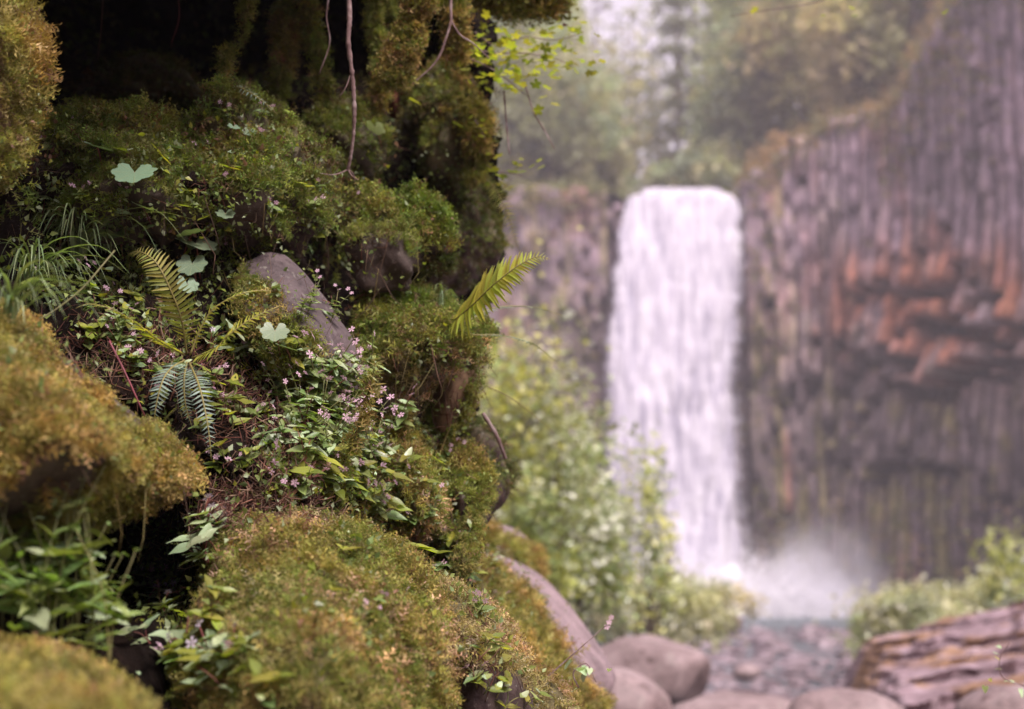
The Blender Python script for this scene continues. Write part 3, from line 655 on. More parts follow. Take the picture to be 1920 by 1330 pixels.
# smooth boulders in the near stream: image x and top row, distance, half width in photo pixels
for (px, py, d, hw, sq, sd_, lab) in [
    (1215, 1265, 8.4, 128, (1, .8, .62), 1, 'large smooth pinkish-grey boulder behind the small round one at lower centre'),
    (1150, 1340, 5.6, 112, (1, .8, .76), 2, 'round smooth pinkish-grey boulder at the bottom edge right of the mossy rocks'),
    (1380, 1365, 6.4, 160, (1, .8, .42), 3, 'broad low boulder cut by the bottom edge left of the outcrop'),
    (1590, 1358, 6.0, 115, (1, .8, .58), 4, 'smooth domed boulder at the bottom edge under the layered outcrop'),
    (1905, 1350, 5.2, 115, (1, .8, .60), 5, 'smooth boulder in the bottom right corner'),
    (1368, 1168, 27, 26, (1, .8, .7), 6, 'dark angular boulder at the foot of the leafy bush beside the pool'),
    (1400, 1262, 14, 30, (1, .8, .55), 7, 'dark brown stone left of the pale shallow water')]:
    s = hw / FPX * d
    stone_at(px, py, d, s, sq, sd_, 0, lab, 'smooth_boulder')

# ---- layered outcrop with orange moss at the lower right: tilted beds, each a slab
oc = link('layered_outcrop', None, loc=P(1760, 1300, 11), label='tilted layered rock outcrop with orange moss at the lower right', cat='rock outcrop')
M_bed = rocky('bedded_rock', [(.3, (.13, .09, .09)), (.5, (.25, .185, .19)), (.7, (.40, .32, .33))], 3.5, .65, .5, .03, attr=True)
ocl = Vector(oc.location); OR = np.random.RandomState(17)
gx = np.linspace(-.6, 3.2, 210); gy = np.linspace(6.4, 12.8, 280); SS, YY = np.meshgrid(gx, gy); XX = .235 * YY + SS - .17
q0 = np.stack([XX, YY, XX * 0], -1); drop = sstep(.30, -.30, SS + .30 * fbm(q0 * .8, 65, 3)); base = .76 + .27 * SS + .037 * (YY - 8) + .16 * fbm(q0 * .9, 61, 4) + .06 * fbm(q0 * 2.6, 62, 3) - drop * 1.0
hb = (base - .15 * SS + .022 * fbm(q0 * 3, 63, 4)) / (.07 + 0 * drop); lev = np.floor(hb); fr = hb - lev
ZZ = .15 * SS + .07 * (lev + np.clip((fr - .03) * .25, 0, .2) + .8 * sstep(0, .10, fr)) - .045 * sstep(.16, .02, fr) * (fr > .0) + .035 * fbm(q0 * 5, 64, 4) + .02 * fbm(q0 * 13, 67, 3)
ZZ = ZZ - sstep(12.2, 13, YY) * .8
YYd = YY - .10 * sstep(.0, .25, fr) * sstep(.5, .25, fr)
V = np.stack([XX, YYd, ZZ], -1).reshape(-1, 3); nx = len(gx); i = np.arange(len(gy) - 1)[:, None] * nx + np.arange(nx - 1)[None]; F = np.stack([i, i + 1, i + nx + 1, i + nx], -1).reshape(-1, 4)
mo = sstep(.46, .56, .5 + .5 * fbm(V * 1.9, 61, 4) - .12 * (np.abs(fr.ravel() - .5) > .4))[:, None] * .85
C = np.array([.98, .93, .98]) * (1 - mo) + np.array([.85, .62, .25]) * mo; C = C * (1 - .55 * sstep(.12, .02, fr.ravel())[:, None])  # foot of each bed step darkened: crevice shade put into the colour
fl = lev.ravel()[F[:, 0]]; V -= np.array(ocl)
for L_ in np.unique(fl):
    f_ = F[fl == L_]
    if len(f_) < 6: continue
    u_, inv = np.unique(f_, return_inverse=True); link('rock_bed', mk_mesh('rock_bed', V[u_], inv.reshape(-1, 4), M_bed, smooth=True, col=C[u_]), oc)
# moss tufts on the outcrop beds come from the moss builder further down

# ---- bushes in the gorge
def make_bush(base, R3, n, leafsz, cols_, label, seed, clumps=20, stems=9, lift=.5, mat=None, name='leafy_bush', cat='bush', tmpl=LEAF6, lean=(0, 0)):
    rng = np.random.RandomState(seed); base = np.array(base, float); root = link(name, None, loc=base, label=label, cat=cat)
    cen = np.array([lean[0], lean[1], R3[2] * lift * 2]); p, nr, sc_, c = crown_cards(cen, R3, n, leafsz, cols_, rng, clumps=clumps)
    sel = p[rng.randint(n, size=stems)]; parts = []
    for e in sel:
        mid = e * np.array([.35, .35, .55]) + rng.normal(size=3) * .03; parts.append(tube(spline([[0, 0, -.1], mid, e], 6), np.linspace(.02, .004, 13) * max(R3[2], .6), 5))
    for e in p[rng.randint(n, size=stems * 5)]:
        q = sel[np.argmin(np.linalg.norm(sel - e, axis=1))] * .8; parts.append(tube(np.array([q, (q + e) / 2 + rng.normal(size=3) * .03, e]), [.006, .004, .0015], 4))
    V, F = merge(parts); link('stem', mk_mesh('stem', V, F, M_bark, smooth=True), root)
    V, F, C = scatter(tmpl, p, nr, sc_, c, rng); link('foliage', mk_mesh('foliage', V, F, mat or M_leafcard, col=C), root, kind='stuff')
    return root
AL = [(.40, .43, .13), (.28, .35, .15), (.47, .46, .15), (.56, .58, .47)]; PALE = [(.44, .43, .26), (.37, .40, .24), (.50, .44, .30)]  # last AL tone is pale sky glint put into the leaf colour
def ground_at(px, py, d): return P(px, py, d)
make_bush(P(985, 1225, 10.5), (.78, .7, 1.22), 6800, .062, AL, 'tall yellow-green alder bush beside the mossy rock, left of the falls', 5, clumps=46, stems=12, lift=.52, lean=(.05, 0))
make_bush(P(1100, 1240, 11.5), (.62, .6, .85), 3600, .064, AL, 'yellow-green bush spreading in front of the left foot of the waterfall', 6, clumps=34, stems=9, lift=.5)
make_bush(P(1215, 1250, 13), (.36, .5, 1.08), 1300, .062, AL, 'thin open bush whose leaves stand against the white water', 7, clumps=22, stems=8, lift=.52)
make_bush(P(1230, 1235, 19), (1.15, 1.0, .62), 4600, .09, PALE, 'pale low bush below the foot of the waterfall', 8, clumps=34, stems=10)
make_bush(P(1345, 1200, 26), (.85, .8, .62), 2000, .10, PALE, 'small brownish-green bush at the left side of the pool', 9, clumps=16)
make_bush(P(1690, 1245, 20), (.85, .8, .50), 5000, .09, PALE[:2] + AL[1:2], 'green bush on the stones at the right side of the pool', 10, clumps=26)
make_bush(P(1800, 1215, 26), (1.8, 1.0, .62), 5000, .11, PALE, 'wide brownish bush behind the layered outcrop', 11, clumps=26)
make_bush(P(1910, 1230, 17), (.55, .7, .72), 2600, .08, AL, 'taller yellow-green bush at the right edge of the picture', 12, clumps=16)
# ================================================================ FOREGROUND: the mossy bank on the left
M_soil = rocky('dark_soil', [(.3, (.004, .003, .0025)), (.55, (.014, .009, .007)), (.75, (.04, .024, .018))], 14, .95, 1.0, .02, spec=.08)
M_slab = rocky('grey_slab_rock', [(.3, (.085, .068, .075)), (.5, (.15, .125, .14)), (.7, (.22, .185, .205))], 9, .7, .35, .004)
M_darkrock = rocky('dark_wet_rock', [(.3, (.03, .02, .02)), (.5, (.07, .048, .045)), (.7, (.13, .095, .09))], 8, .7, .6, .008)
M_mossrock = rocky('moss_felted_rock', [(.3, (.02, .02, .006)), (.5, (.06, .055, .015)), (.7, (.10, .08, .03))], 18, .95, .8, .01)
M_wood = rocky('rotten_wood', [(.3, (.06, .035, .02)), (.5, (.16, .10, .055)), (.7, (.27, .18, .10))], 10, .85, .5, .004)
M_redrock = rocky('reddish_rotten_wood', [(.3, (.05, .012, .01)), (.5, (.12, .03, .022)), (.7, (.2, .06, .04))], 12, .85, .6, .006)

ROCKCOL = {'moss_felted_rock': (.07, .05, .04), 'grey_slab_rock': (.088, .066, .066), 'dark_wet_rock': (.06, .038, .032), 'smooth_boulder': (.235, .175, .18), 'rotten_wood': (1, 1, 1), 'reddish_rotten_wood': (1, 1, 1)}
M_anyrock = rocky('bank_rock', [(.3, (.6, .58, .58)), (.5, (1, 1, 1)), (.7, (1.4, 1.4, 1.4))], 11, .68, .9, .008, attr=True, speck=.5)
# ---- bank surface from depth soundings (photo px, photo py, metres)
SND = np.array([
 (-400,-500,1.75),(300,-500,2.1),(800,-500,2.7),(-400,0,1.9),(0,0,2.5),(150,40,4.0),(350,80,4.6),(500,40,4.3),(650,50,3.9),(760,60,3.6),(890,50,3.15),
 (60,200,2.8),(200,160,3.5),(350,180,3.6),(480,170,3.0),(600,200,2.9),(720,250,3.3),(850,220,3.1),
 (-300,300,1.7),(60,280,2.05),(200,280,2.2),(330,290,2.25),(450,260,2.4),(560,300,2.5),(640,350,2.8),(740,320,3.3),(850,400,3.25),(900,430,3.3),
 (-300,500,1.5),(0,400,1.95),(150,400,2.2),(300,400,2.2),(450,400,2.3),(550,400,2.5),(650,500,2.9),(740,480,3.0),(850,500,3.2),
 (0,550,1.8),(150,550,2.0),(300,550,2.12),(420,500,2.25),(500,600,2.25),(600,560,2.6),(650,650,2.65),(760,700,2.95),(850,700,3.0),
 (200,680,1.92),(350,700,1.95),(450,750,1.98),(600,750,2.08),(700,760,2.4),(800,850,2.75),(880,880,3.0),
 (250,850,1.95),(400,850,1.88),(500,900,1.88),(650,900,2.0),(780,950,2.42),(860,1050,2.65),(-300,900,1.5),
 (100,1050,2.0),(270,1080,2.3),(380,1020,1.85),(500,1100,1.9),(200,1120,1.95),(300,1200,1.55),(430,1280,1.5),(0,1200,1.5),(700,1200,1.9),
 (850,1250,2.1),(950,1250,2.5),(1020,1330,2.6),(-300,1400,1.2),(0,1700,1.0),(500,1700,1.2),(1000,1700,1.7),(250,1330,1.4),(500,1400,1.45)], float)
def tps_fit(S):
    p = S[:, :2] / 300; n = len(p); r = np.linalg.norm(p[:, None] - p[None], axis=2); K = r * r * np.log(r + 1e-9) + np.eye(n) * .02
    A = np.zeros((n + 3, n + 3)); A[:n, :n] = K; A[:n, n] = 1; A[:n, n + 1:] = p; A[n, :n] = 1; A[n + 1:, :n] = p.T
    return p, np.linalg.solve(A, np.concatenate([S[:, 2], np.zeros(3)]))
_tp, _tc = tps_fit(SND)
def sounding(px, py):
    q = np.stack([px, py], -1) / 300.0; sh = q.shape[:-1]; q = q.reshape(-1, 2); r = np.linalg.norm(q[:, None] - _tp[None], axis=2)
    return ((r * r * np.log(r + 1e-9)) @ _tc[:-3] + _tc[-3] + q @ _tc[-2:]).reshape(sh)
SILY = np.array([-600, -100, 0, 100, 180, 250, 330, 400, 480, 540, 600, 700, 780, 830, 900, 960, 1000, 1080, 1200, 1330, 1700])
SILX = np.array([760, 860, 880, 900, 905, 893, 900, 905, 895, 870, 850, 840, 840, 860, 865, 850, 820, 840, 860, 900, 1000])
NU, NVV, NB = 230, 250, 26
vv = np.linspace(-520, 1750, NVV); uu = np.linspace(0, 1, NU); sil = np.interp(vv, SILY, SILX)
PX = -420 + (sil[:, None] + 420) * uu[None]; PY = np.repeat(vv[:, None], NU, 1); D = np.clip(sounding(PX, PY), .85, 4.8)
G = P(PX, PY, D)
back = []                                   # past the silhouette the rock wall turns and runs away up the gorge, drawing back to the left
for s in range(1, NB + 1):
    t = s / NB; dd = D[:, -1] + .02 + 6.0 * t ** 2; back.append(P(sil - 8 * math.sqrt(t) * 8 * t - 6 * t, vv, dd) - np.array([.35, 0, 0]) * (t * t * 4))
G = np.concatenate([G, np.stack(back, 1)], 1); nx = G.shape[1]
du = np.gradient(G, axis=1); dv = np.gradient(G, axis=0); N = np.cross(dv, du); N /= np.linalg.norm(N, axis=2)[..., None] + 1e-9
N *= np.where((N * (CAM - G)).sum(2) < 0, -1, 1)[..., None]
G = G + N * (.06 * fbm(G * 3.2, 3, 3) + .07 * np.abs(fbm(G * 9, 5, 4)) + .02 * fbm(G * 30, 7, 3) + .012 * fbm(G * 70, 17, 2) - .055)[..., None]
V = G.reshape(-1, 3); i = np.arange(NVV - 1)[:, None] * nx + np.arange(nx - 1)[None]; F = np.stack([i, i + nx, i + nx + 1, i + 1], -1).reshape(-1, 4)
BT = np.concatenate([F[:, [0, 1, 2]], F[:, [0, 2, 3]]])
bank = link('river_bank', mk_mesh('river_bank', V, F, M_soil, smooth=True), kind='structure')
SOL = [(V, BT)]; BANK = (V, BT)
RK = np.random.RandomState(21); ROCKS = []
MOSS_T = {'gold': [(0.402,0.298,0.090), (0.342,0.245,0.080), (0.445,0.327,0.138), (0.256,0.236,0.060)], 'olive': [(0.247,0.245,0.060), (0.325,0.281,0.080), (0.188,0.209,0.044), (0.394,0.290,0.119)],
          'green': [(0.197,0.236,0.044), (0.145,0.191,0.044), (0.266,0.272,0.060), (0.221,0.191,0.069)], 'dark': [(0.103,0.119,0.035), (0.077,0.092,0.028), (0.145,0.136,0.055), (0.120,0.082,0.040)],
          'tan': [(0.462,0.317,0.179), (0.376,0.272,0.119), (0.325,0.272,0.100), (0.496,0.363,0.237)]}
# moss sprig templates: a short drooping stem with side leaflets, each leaflet one triangle
SPRIG = []
for s in range(10):
    r_ = np.random.RandomState(100 + s); vs = []; nl = 6; bend = r_.uniform(.2, .9); sw = r_.uniform(-.3, .3)
    st = lambda t: np.array([bend * t * t, sw * t * t, t * (1 - .35 * bend * t)])
    for k in range(nl):
        t = .12 + .83 * k / (nl - 1); p = st(t); q = st(min(1.05, t + .06)); l = .46 * (1.08 - t) + .12; sgn = 1 if k % 2 else -1
        dr = np.array([.45, sgn * 1.0, .25 + r_.uniform(-.3, .3)]); dr /= np.linalg.norm(dr); vs += [p - (q - p) * .8, p + (q - p) * 1.1, p + dr * l * 1.1]
    vs += [st(0) + [0, .05, 0], st(0) - [0, .05, 0], st(1.0)]; vs = np.array(vs); SPRIG.append((vs, np.arange(len(vs)).reshape(-1, 3)))
SPRIG_LITE = [(v[:15], f[:5]) for v, f in SPRIG]
def in_view(p, m=110):
    x, y, d = proj(p); return (x > -m) & (x < 1920 + m) & (y > -m) & (y < 1330 + m) & (d > .3)
def add_moss(parent, V, F, wfun, n, tone, length=.011, seed=0, droop=.45, origin=None, name='moss', mat=None, tmpl=None, patch=9.0, lo=.0, origin_scale=None):
    """scatter moss sprigs over triangles (V, F in world space); wfun(centre, normal) gives the cover 0..1"""
    rng = np.random.RandomState(seed + 500); c = V[F].mean(1); fn = np.cross(V[F[:, 1]] - V[F[:, 0]], V[F[:, 2]] - V[F[:, 0]]); fn /= np.linalg.norm(fn, axis=1)[:, None] + 1e-12
    facing = ((CAM - c) * fn).sum(1) / np.linalg.norm(CAM - c, axis=1)
    w = wfun(c, fn) * np.where(in_view(c), 1, .03) * np.where(facing > -.15, 1, .07)
    got = sample_surface(V, F, w, int(n * .45), rng)
    if got is None: return
    p, nr, k = got; m = len(p)
    pt = fbm(p * patch, seed + 3, 3) * .5 + .5; pt2 = fbm(p * patch * 4.5, seed + 4, 2) * .5 + .5
    T = np.array(MOSS_T[tone]); idx = np.clip(((pt * 1.0 + rng.normal(size=m) * .22 - .2) / .6 * len(T)).astype(int), 0, len(T) - 1)
    col = T[idx] * (.62 + .75 * pt2)[:, None] * rng.uniform(.7, 1.35, (m, 1)) * np.stack([rng.uniform(.92, 1.1, m), np.ones(m), rng.uniform(.7, 1.2, m)], -1)
    dead = rng.rand(m) < .07; col[dead] = np.array([.20, .105, .06]) * rng.uniform(.5, 1.3, (dead.sum(), 1))
    d = nr * .8 + rng.normal(size=(m, 3)) * .55 + np.array([0, 0, -1.]) * droop + (np.abs(nr[:, 2:3]) > .5) * np.array([0, 0, .2]); bad = (d * nr).sum(1) < .05; d[bad] += nr[bad] * .6
    lp = .5 + .5 * fbm(p * 11, seed + 8, 2); col = col * np.where(lp[:, None] > .56, np.array([[1.03, .98, .98]]), np.array([[.84, 1.0, .85]]))
    tuft = np.abs(fbm(p * 46, seed + 6, 2)) * 1.6; keep = (tuft > .17) | (rng.rand(m) < .15); rel = np.clip(tuft, 0, 1)
    p, nr, d, col, pt2, rel = p[keep], nr[keep], d[keep], col[keep], pt2[keep], rel[keep]; m = len(p); p = p + nr * (rel * length * .7)[:, None] * rng.uniform(.4, 1.15, (m, 1))
    col = col * (.75 + .5 * rel)[:, None]  # shading by tuft height in the colour: gaps darker, raised tips brighter
    sc_ = length * 1.5 * rng.uniform(.5, 1.6, m) * (.45 + 1.15 * lp[keep])
    Vm, Fm, Cm = scatter(tmpl or SPRIG, p - nr * .001, d, sc_, col, rng)
    if origin is not None: Vm = Vm - np.array(origin)
    return link(name, mk_mesh(name, Vm, Fm, mat or M_moss, col=Cm), parent, kind='stuff')

def rock(name, label, cat, outline, mat=M_mossrock, level=5, chunk=None, chf=9., thick=.3, bulge=.06, moss=None, disp=.02, freq=6, seed=0, clump=.0, cfreq=22, sharp=14, bulge_at=None):
    """Solid rock: outline of (px, py, depth) edge points, a bulge towards the viewer and a body going back 'thick' metres"""
    o = np.array(outline, float); front = P(o[:, 0], o[:, 1], o[:, 2]); c2 = o.mean(0); ba = bulge_at or (c2[0], c2[1])
    pts = list(front); dm = o[:, 2].min()
    for f in (.25, .6):
        for q in o: pts.append(P(ba[0] + (q[0] - ba[0]) * (1 - f), ba[1] + (q[1] - ba[1]) * (1 - f), q[2] + (dm - q[2]) * f - bulge * (1 - (1 - f) ** 2)))
    pts.append(P(ba[0], ba[1], dm - bulge))
    for q in o: pts.append(P(c2[0] + (q[0] - c2[0]) * .75 * q[2] / (q[2] + thick), c2[1] + (q[1] - c2[1]) * .75 * q[2] / (q[2] + thick), q[2] + thick))
    chunk = (.028 if name in ('mossy_hummock', 'mossy_knob', 'mossy_rock', 'dark_rock', 'mossy_stump') else .016 if name == 'mossy_boulder' else 0) if chunk is None else chunk
    V, F = hull_blob(np.array(pts), level, sharp, disp, freq, seed, clump, cfreq, chunk, chf); cen = V.mean(0)
    SOL.append((V, F)); Nn = vnormals(V, F); cover = np.zeros(len(V))
    root = link(name, None, loc=cen, label=label, cat=cat) if False else bpy.data.objects.new(name, None); jobs = []
    if moss:
        for q, ms in enumerate(moss if isinstance(moss, list) else [moss]):
            thr, soft, upw = ms.get('thr', .35), ms.get('soft', .15), ms.get('up', .25)
            bare = ms.get('bare')
            def wf(c, n_, thr=thr, soft=soft, upw=upw, bare=bare, sd_=seed + q):
                w = sstep(thr - soft, thr + soft, .5 + .5 * fbm(c * ms.get('freq', 5.), sd_ + 70, 3) + upw * n_[:, 2])
                if bare is not None:
                    x, y, _ = proj(c)
                    for (bx, by, rx_, ry_, ang) in bare:
                        ca, sa = math.cos(math.radians(ang)), math.sin(math.radians(ang)); u_, v_ = (x - bx) * ca + (y - by) * sa, -(x - bx) * sa + (y - by) * ca
                        w = w * sstep(.75, 1.15, np.sqrt((u_ / rx_) ** 2 + (v_ / ry_) ** 2) + .25 * fbm(c * 30, 8, 2))
                return w
            cover = np.maximum(cover, wf(V, Nn)); jobs.append((wf, ms, seed + q * 31))
    bpy.data.objects.remove(root); cv = cover[:, None] * .92; tint = np.array(ROCKCOL[mat.name]) * (1 - cv) + np.array([.085, .072, .026]) * cv
    root = link(name, mk_mesh(name, V - cen, F, mat if mat.name in ('rotten_wood', 'reddish_rotten_wood') else M_anyrock, smooth=True, col=tint), loc=cen, label=label, cat=cat)
    for wf, ms, sd2 in jobs: add_moss(root, V, F, wf, ms['n'], ms['tone'], ms.get('len', .011), sd2, ms.get('droop', .45), origin=cen)
    return root

rock('mossy_boulder', 'rounded golden-brown mossy boulder in the bottom left corner', 'boulder',
     [(-260,1205,1.12),(0,1215,1.18),(110,1228,1.2),(195,1255,1.2),(262,1298,1.18),(310,1350,1.14),(350,1420,1.1),(340,1600,1.05),(-260,1600,1.0)], level=6, thick=.35, bulge=.05, seed=1, disp=.012, clump=.016,
     moss=dict(n=34000, tone='gold', thr=.05, len=.008, droop=.35))
rock('mossy_boulder', 'big slanting golden mossy boulder at the left edge with a bare grey strip', 'boulder',
     [(-260,520,1.5),(0,578,1.62),(60,618,1.66),(150,690,1.7),(225,758,1.72),(292,826,1.74),(338,876,1.74),(343,900,1.7),(290,938,1.64),(235,955,1.62),(170,985,1.58),(60,1030,1.52),(-260,1070,1.4)], level=6, thick=.22, bulge=.07, seed=2,
     disp=.014, sharp=44, clump=.012, cfreq=24, chunk=.012, moss=dict(n=100000, tone='gold', thr=.34, soft=.08, freq=8, len=.0085, droop=.5, bare=[(135,680,90,30,40),(230,770,60,14,42)]))
rock('mossy_boulder', 'largest boulder, olive moss all over, in the middle of the bank foot', 'boulder',
     [(365,1075,1.72),(400,1010,1.8),(450,968,1.86),(520,948,1.9),(600,955,1.92),(680,985,1.92),(760,1030,1.9),(820,1090,1.86),(852,1150,1.8),(862,1205,1.76),(835,1262,1.7),(790,1340,1.64),(730,1600,1.5),(330,1600,1.4),(345,1230,1.58)], level=6, thick=.3, bulge=.10, seed=3,
     disp=.02, clump=.024, cfreq=20, bulge_at=(560,1230), moss=[dict(n=110000, tone='olive', thr=.34, soft=.08, freq=8, len=.0088, droop=.45, bare=[(838,1225,38,62,15),(560,985,70,18,8)]), dict(n=15000, tone='tan', thr=.5, len=.009)])
rock('mossy_boulder', 'mossy boulder lobe right of the big central one, bare reddish rock below', 'boulder',
     [(770,1040,2.05),(840,1070,2.08),(900,1112,2.1),(955,1165,2.1),(998,1225,2.08),(1008,1270,2.05),(990,1345,2.0),(960,1500,1.9),(840,1500,1.85),(800,1200,1.95)], thick=.28, bulge=.04, seed=4, disp=.014, clump=.01, mat=M_darkrock,
     moss=[dict(n=26000, tone='tan', thr=.30, up=.35, len=.009, bare=[(940,1320,120,60,25)])])
rock('mossy_boulder', 'small dark moss-topped stone at the bottom edge between the boulders and the slab', 'boulder',
     [(955,1255,2.2),(1005,1268,2.2),(1040,1300,2.2),(1058,1345,2.15),(1060,1480,2.1),(950,1480,2.1)], level=4, thick=.2, bulge=.03, seed=5, mat=M_darkrock, moss=dict(n=5000, tone='tan', thr=.25, len=.01))
rock('slab_rock', 'pointed bare grey slab of rock slanting down right, patched with moss', 'rock',
     [(452,500,2.24),(503,474,2.26),(540,482,2.27),(578,520,2.27),(622,572,2.25),(663,632,2.22),(677,690,2.2),(680,770,2.18),(600,770,2.12),(520,690,2.08),(462,600,2.12)], thick=.22, bulge=.012, seed=6, disp=.007, freq=10, sharp=60, mat=M_slab,
     moss=dict(n=12000, tone='olive', thr=.42, up=.0, freq=9, len=.009, bare=[(585,560,150,52,52),(655,690,40,90,5),(500,500,50,30,20)]))
rock('mossy_rock', 'round mossy knob of rock with a shadowed belly, above the broken stump', 'rock',
     [(648,395,2.5),(668,358,2.52),(705,348,2.53),(755,365,2.53),(790,405,2.52),(806,448,2.5),(802,495,2.48),(780,535,2.46),(735,560,2.46),(672,530,2.46),(642,455,2.48)], thick=.25, bulge=.05, seed=7, disp=.02, clump=.03, sharp=9, mat=M_mossrock,
     moss=[dict(n=26000, tone='green', thr=.62, up=.6, soft=.22, bare=[(705,510,80,62,10)], len=.0125, droop=.5), dict(n=1500, tone='dark', thr=.6, up=0, len=.012)])
rock('mossy_stump', 'rotten stump capped with hummocky moss, right of the grey slab', 'stump',
     [(672,610,2.46),(700,578,2.48),(745,560,2.5),(800,572,2.5),(850,592,2.5),(900,620,2.5),(905,650,2.48),(880,700,2.46),(800,700,2.44),(720,695,2.42),(678,655,2.42)], thick=.25, bulge=.05, seed=8, disp=.022, clump=.036,
     moss=[dict(n=34000, tone='green', thr=.50, up=.45, bare=[(735,730,95,62,0)], len=.0125, droop=.7), dict(n=8000, tone='tan', thr=.5, len=.01)])
rock('broken_log', 'broken brown log end standing below the mossy stump cap', 'log',
     [(816,650,2.52),(850,632,2.53),(888,628,2.53),(897,660,2.52),(893,715,2.5),(872,765,2.48),(848,805,2.48),(826,822,2.47),(806,790,2.48),(806,715,2.5)], thick=.16, bulge=.03, seed=9, disp=.007, freq=14, mat=M_wood, sharp=18,
     moss=dict(n=5000, tone='green', thr=.5, up=0, freq=11, len=.01, bare=[(852,700,26,95,12)]))
rock('mossy_rock', 'small mossy rock low on the right edge of the bank, above the flowers', 'rock',
     [(822,862,2.5),(845,835,2.52),(878,842,2.52),(900,872,2.52),(912,925,2.5),(902,990,2.48),(885,1050,2.46),(855,1068,2.45),(832,1010,2.45),(820,930,2.47)], thick=.22, bulge=.04, seed=10, mat=M_darkrock, clump=.012,
     moss=dict(n=13000, tone='olive', thr=.66, up=.6, soft=.3, len=.01))
rock('dark_rock', 'dark wet rock bulging out furthest right on the bank beside the alder bush', 'rock',
     [(888,800,2.75),(915,812,2.76),(940,842,2.76),(960,888,2.75),(957,925,2.73),(935,975,2.7),(903,1012,2.68),(880,1000,2.66),(875,880,2.7)], thick=.3, bulge=.03, seed=11, mat=M_darkrock, sharp=16,
     moss=dict(n=5200, tone='dark', thr=.5, up=.5, len=.01))
rock('ridge_slab', 'long smooth brown-grey slab running down to the stream, mossy near flank', 'rock',
     [(880,1060,3.0),(905,1030,3.6),(950,1038,3.7),(1010,1068,3.75),(1062,1118,3.7),(1105,1178,3.6),(1140,1232,3.5),(1165,1262,3.4),(1140,1330,3.2),(1040,1420,2.9),(930,1420,2.7),(890,1200,2.8)], level=6, thick=.5, bulge=.02, seed=12, disp=.012, mat=M_boulder, sharp=16,
     bulge_at=(960,1240), moss=dict(n=36000, tone='gold', thr=.15, up=0, len=.014, bare=[(990,1068,130,36,38),(1075,1165,140,52,56),(1120,1240,95,50,45),(925,1040,70,22,15)]))
rock('ridge_slab', 'short upper slab with a bare grey top above the long smooth one', 'rock',
     [(880,1000,3.8),(925,976,4.1),(960,985,4.2),(995,1010,4.2),(1014,1040,4.1),(1024,1085,4.0),(960,1110,3.8),(890,1080,3.7)], thick=.5, bulge=.04, seed=13, disp=.012, mat=M_boulder,
     moss=dict(n=14000, tone='gold', thr=.1, up=0, len=.016, bare=[(965,992,90,24,25)]))
rock('mossy_rock', 'mossy buttress of rock under the hanging branches, top right of the bank', 'rock',
     [(775,235,3.0),(785,160,3.02),(815,125,3.04),(850,118,3.05),(880,140,3.05),(892,190,3.04),(894,250,3.03),(885,300,3.0),(850,325,2.98),(800,318,2.96)], thick=.3, bulge=.05, seed=14, mat=M_mossrock, clump=.035,
     moss=[dict(n=14000, tone='olive', thr=.72, up=.5, len=.011, droop=.9), dict(n=5000, tone='dark', thr=.5, up=.2, len=.011)])
rock('dark_rock', 'tall dark overhanging rock face along the right edge of the bank above the big fern', 'rock',
     [(788,420,3.05),(800,345,3.08),(845,318,3.1),(888,330,3.1),(910,362,3.1),(916,400,3.1),(918,470,3.08),(905,520,3.06),(880,560,3.04),(815,560,3.0),(792,500,3.0)], thick=.4, bulge=.04, seed=15, mat=M_darkrock, clump=.03,
     moss=[dict(n=9000, tone='dark', thr=.42, up=.6, len=.012), dict(n=3000, tone='green', thr=.62, up=.9, len=.012)])
rock('mossy_hummock', 'mossy shelf of bright moss below the black hollow at upper left', 'rock',
     [(60,330,2.14),(75,262,2.2),(125,212,2.24),(200,200,2.26),(260,215,2.28),(320,235,2.28),(372,275,2.28),(398,325,2.26),(385,385,2.22),(280,400,2.18),(120,390,2.14)], thick=.25, bulge=.05, seed=16, clump=.045, cfreq=20,
     moss=[dict(n=42000, tone='green', thr=.55, up=.4, freq=9, len=.0125, droop=.6)])
rock('mossy_hummock', 'steep mossy hummock in the upper middle of the bank, fern leaf on its top', 'rock',
     [(345,300,2.3),(375,245,2.34),(430,205,2.36),(480,190,2.37),(530,215,2.38),(570,265,2.38),(597,325,2.36),(590,385,2.34),(545,440,2.3),(500,462,2.28),(440,440,2.26),(370,380,2.26)], thick=.25, bulge=.05, seed=17, clump=.045, cfreq=20,
     moss=[dict(n=36000, tone='green', thr=.62, up=.4, freq=8, len=.0125, droop=.7), dict(n=4000, tone='dark', thr=.3, len=.012)])
rock('mossy_hummock', 'dim mossy ledge inside the black hollow at upper left', 'rock',
     [(170,175,3.0),(185,125,3.04),(240,112,3.05),(310,112,3.05),(350,140,3.04),(352,180,3.0),(280,200,2.98)], level=4, thick=.2, bulge=.03, seed=18, clump=.045, cfreq=20, moss=dict(n=6500, tone='dark', thr=.2, len=.013))
rock('mossy_hummock', 'low brownish moss mound behind the flowers, left of the small mossy rock', 'rock',
     [(690,850,2.38),(710,808,2.4),(745,796,2.4),(800,822,2.4),(824,880,2.38),(826,950,2.34),(818,1010,2.3),(780,1010,2.28),(720,930,2.32)], thick=.22, bulge=.01, seed=19, clump=.045, cfreq=20,
     moss=[dict(n=20000, tone='olive', thr=.2, len=.010), dict(n=5000, tone='tan', thr=.4, len=.01)])
rock('mossy_hummock', 'mossy corner between the knob and the upper hummock', 'rock',
     [(555,250,2.72),(600,215,2.76),(650,240,2.78),(680,300,2.78),(672,360,2.74),(640,420,2.7),(585,400,2.66),(560,330,2.68)], thick=.25, bulge=.04, seed=20, clump=.045, cfreq=20, moss=[dict(n=13000, tone='green', thr=.66, up=.5, len=.011, droop=.8), dict(n=4000, tone='dark', thr=.4, len=.011)])
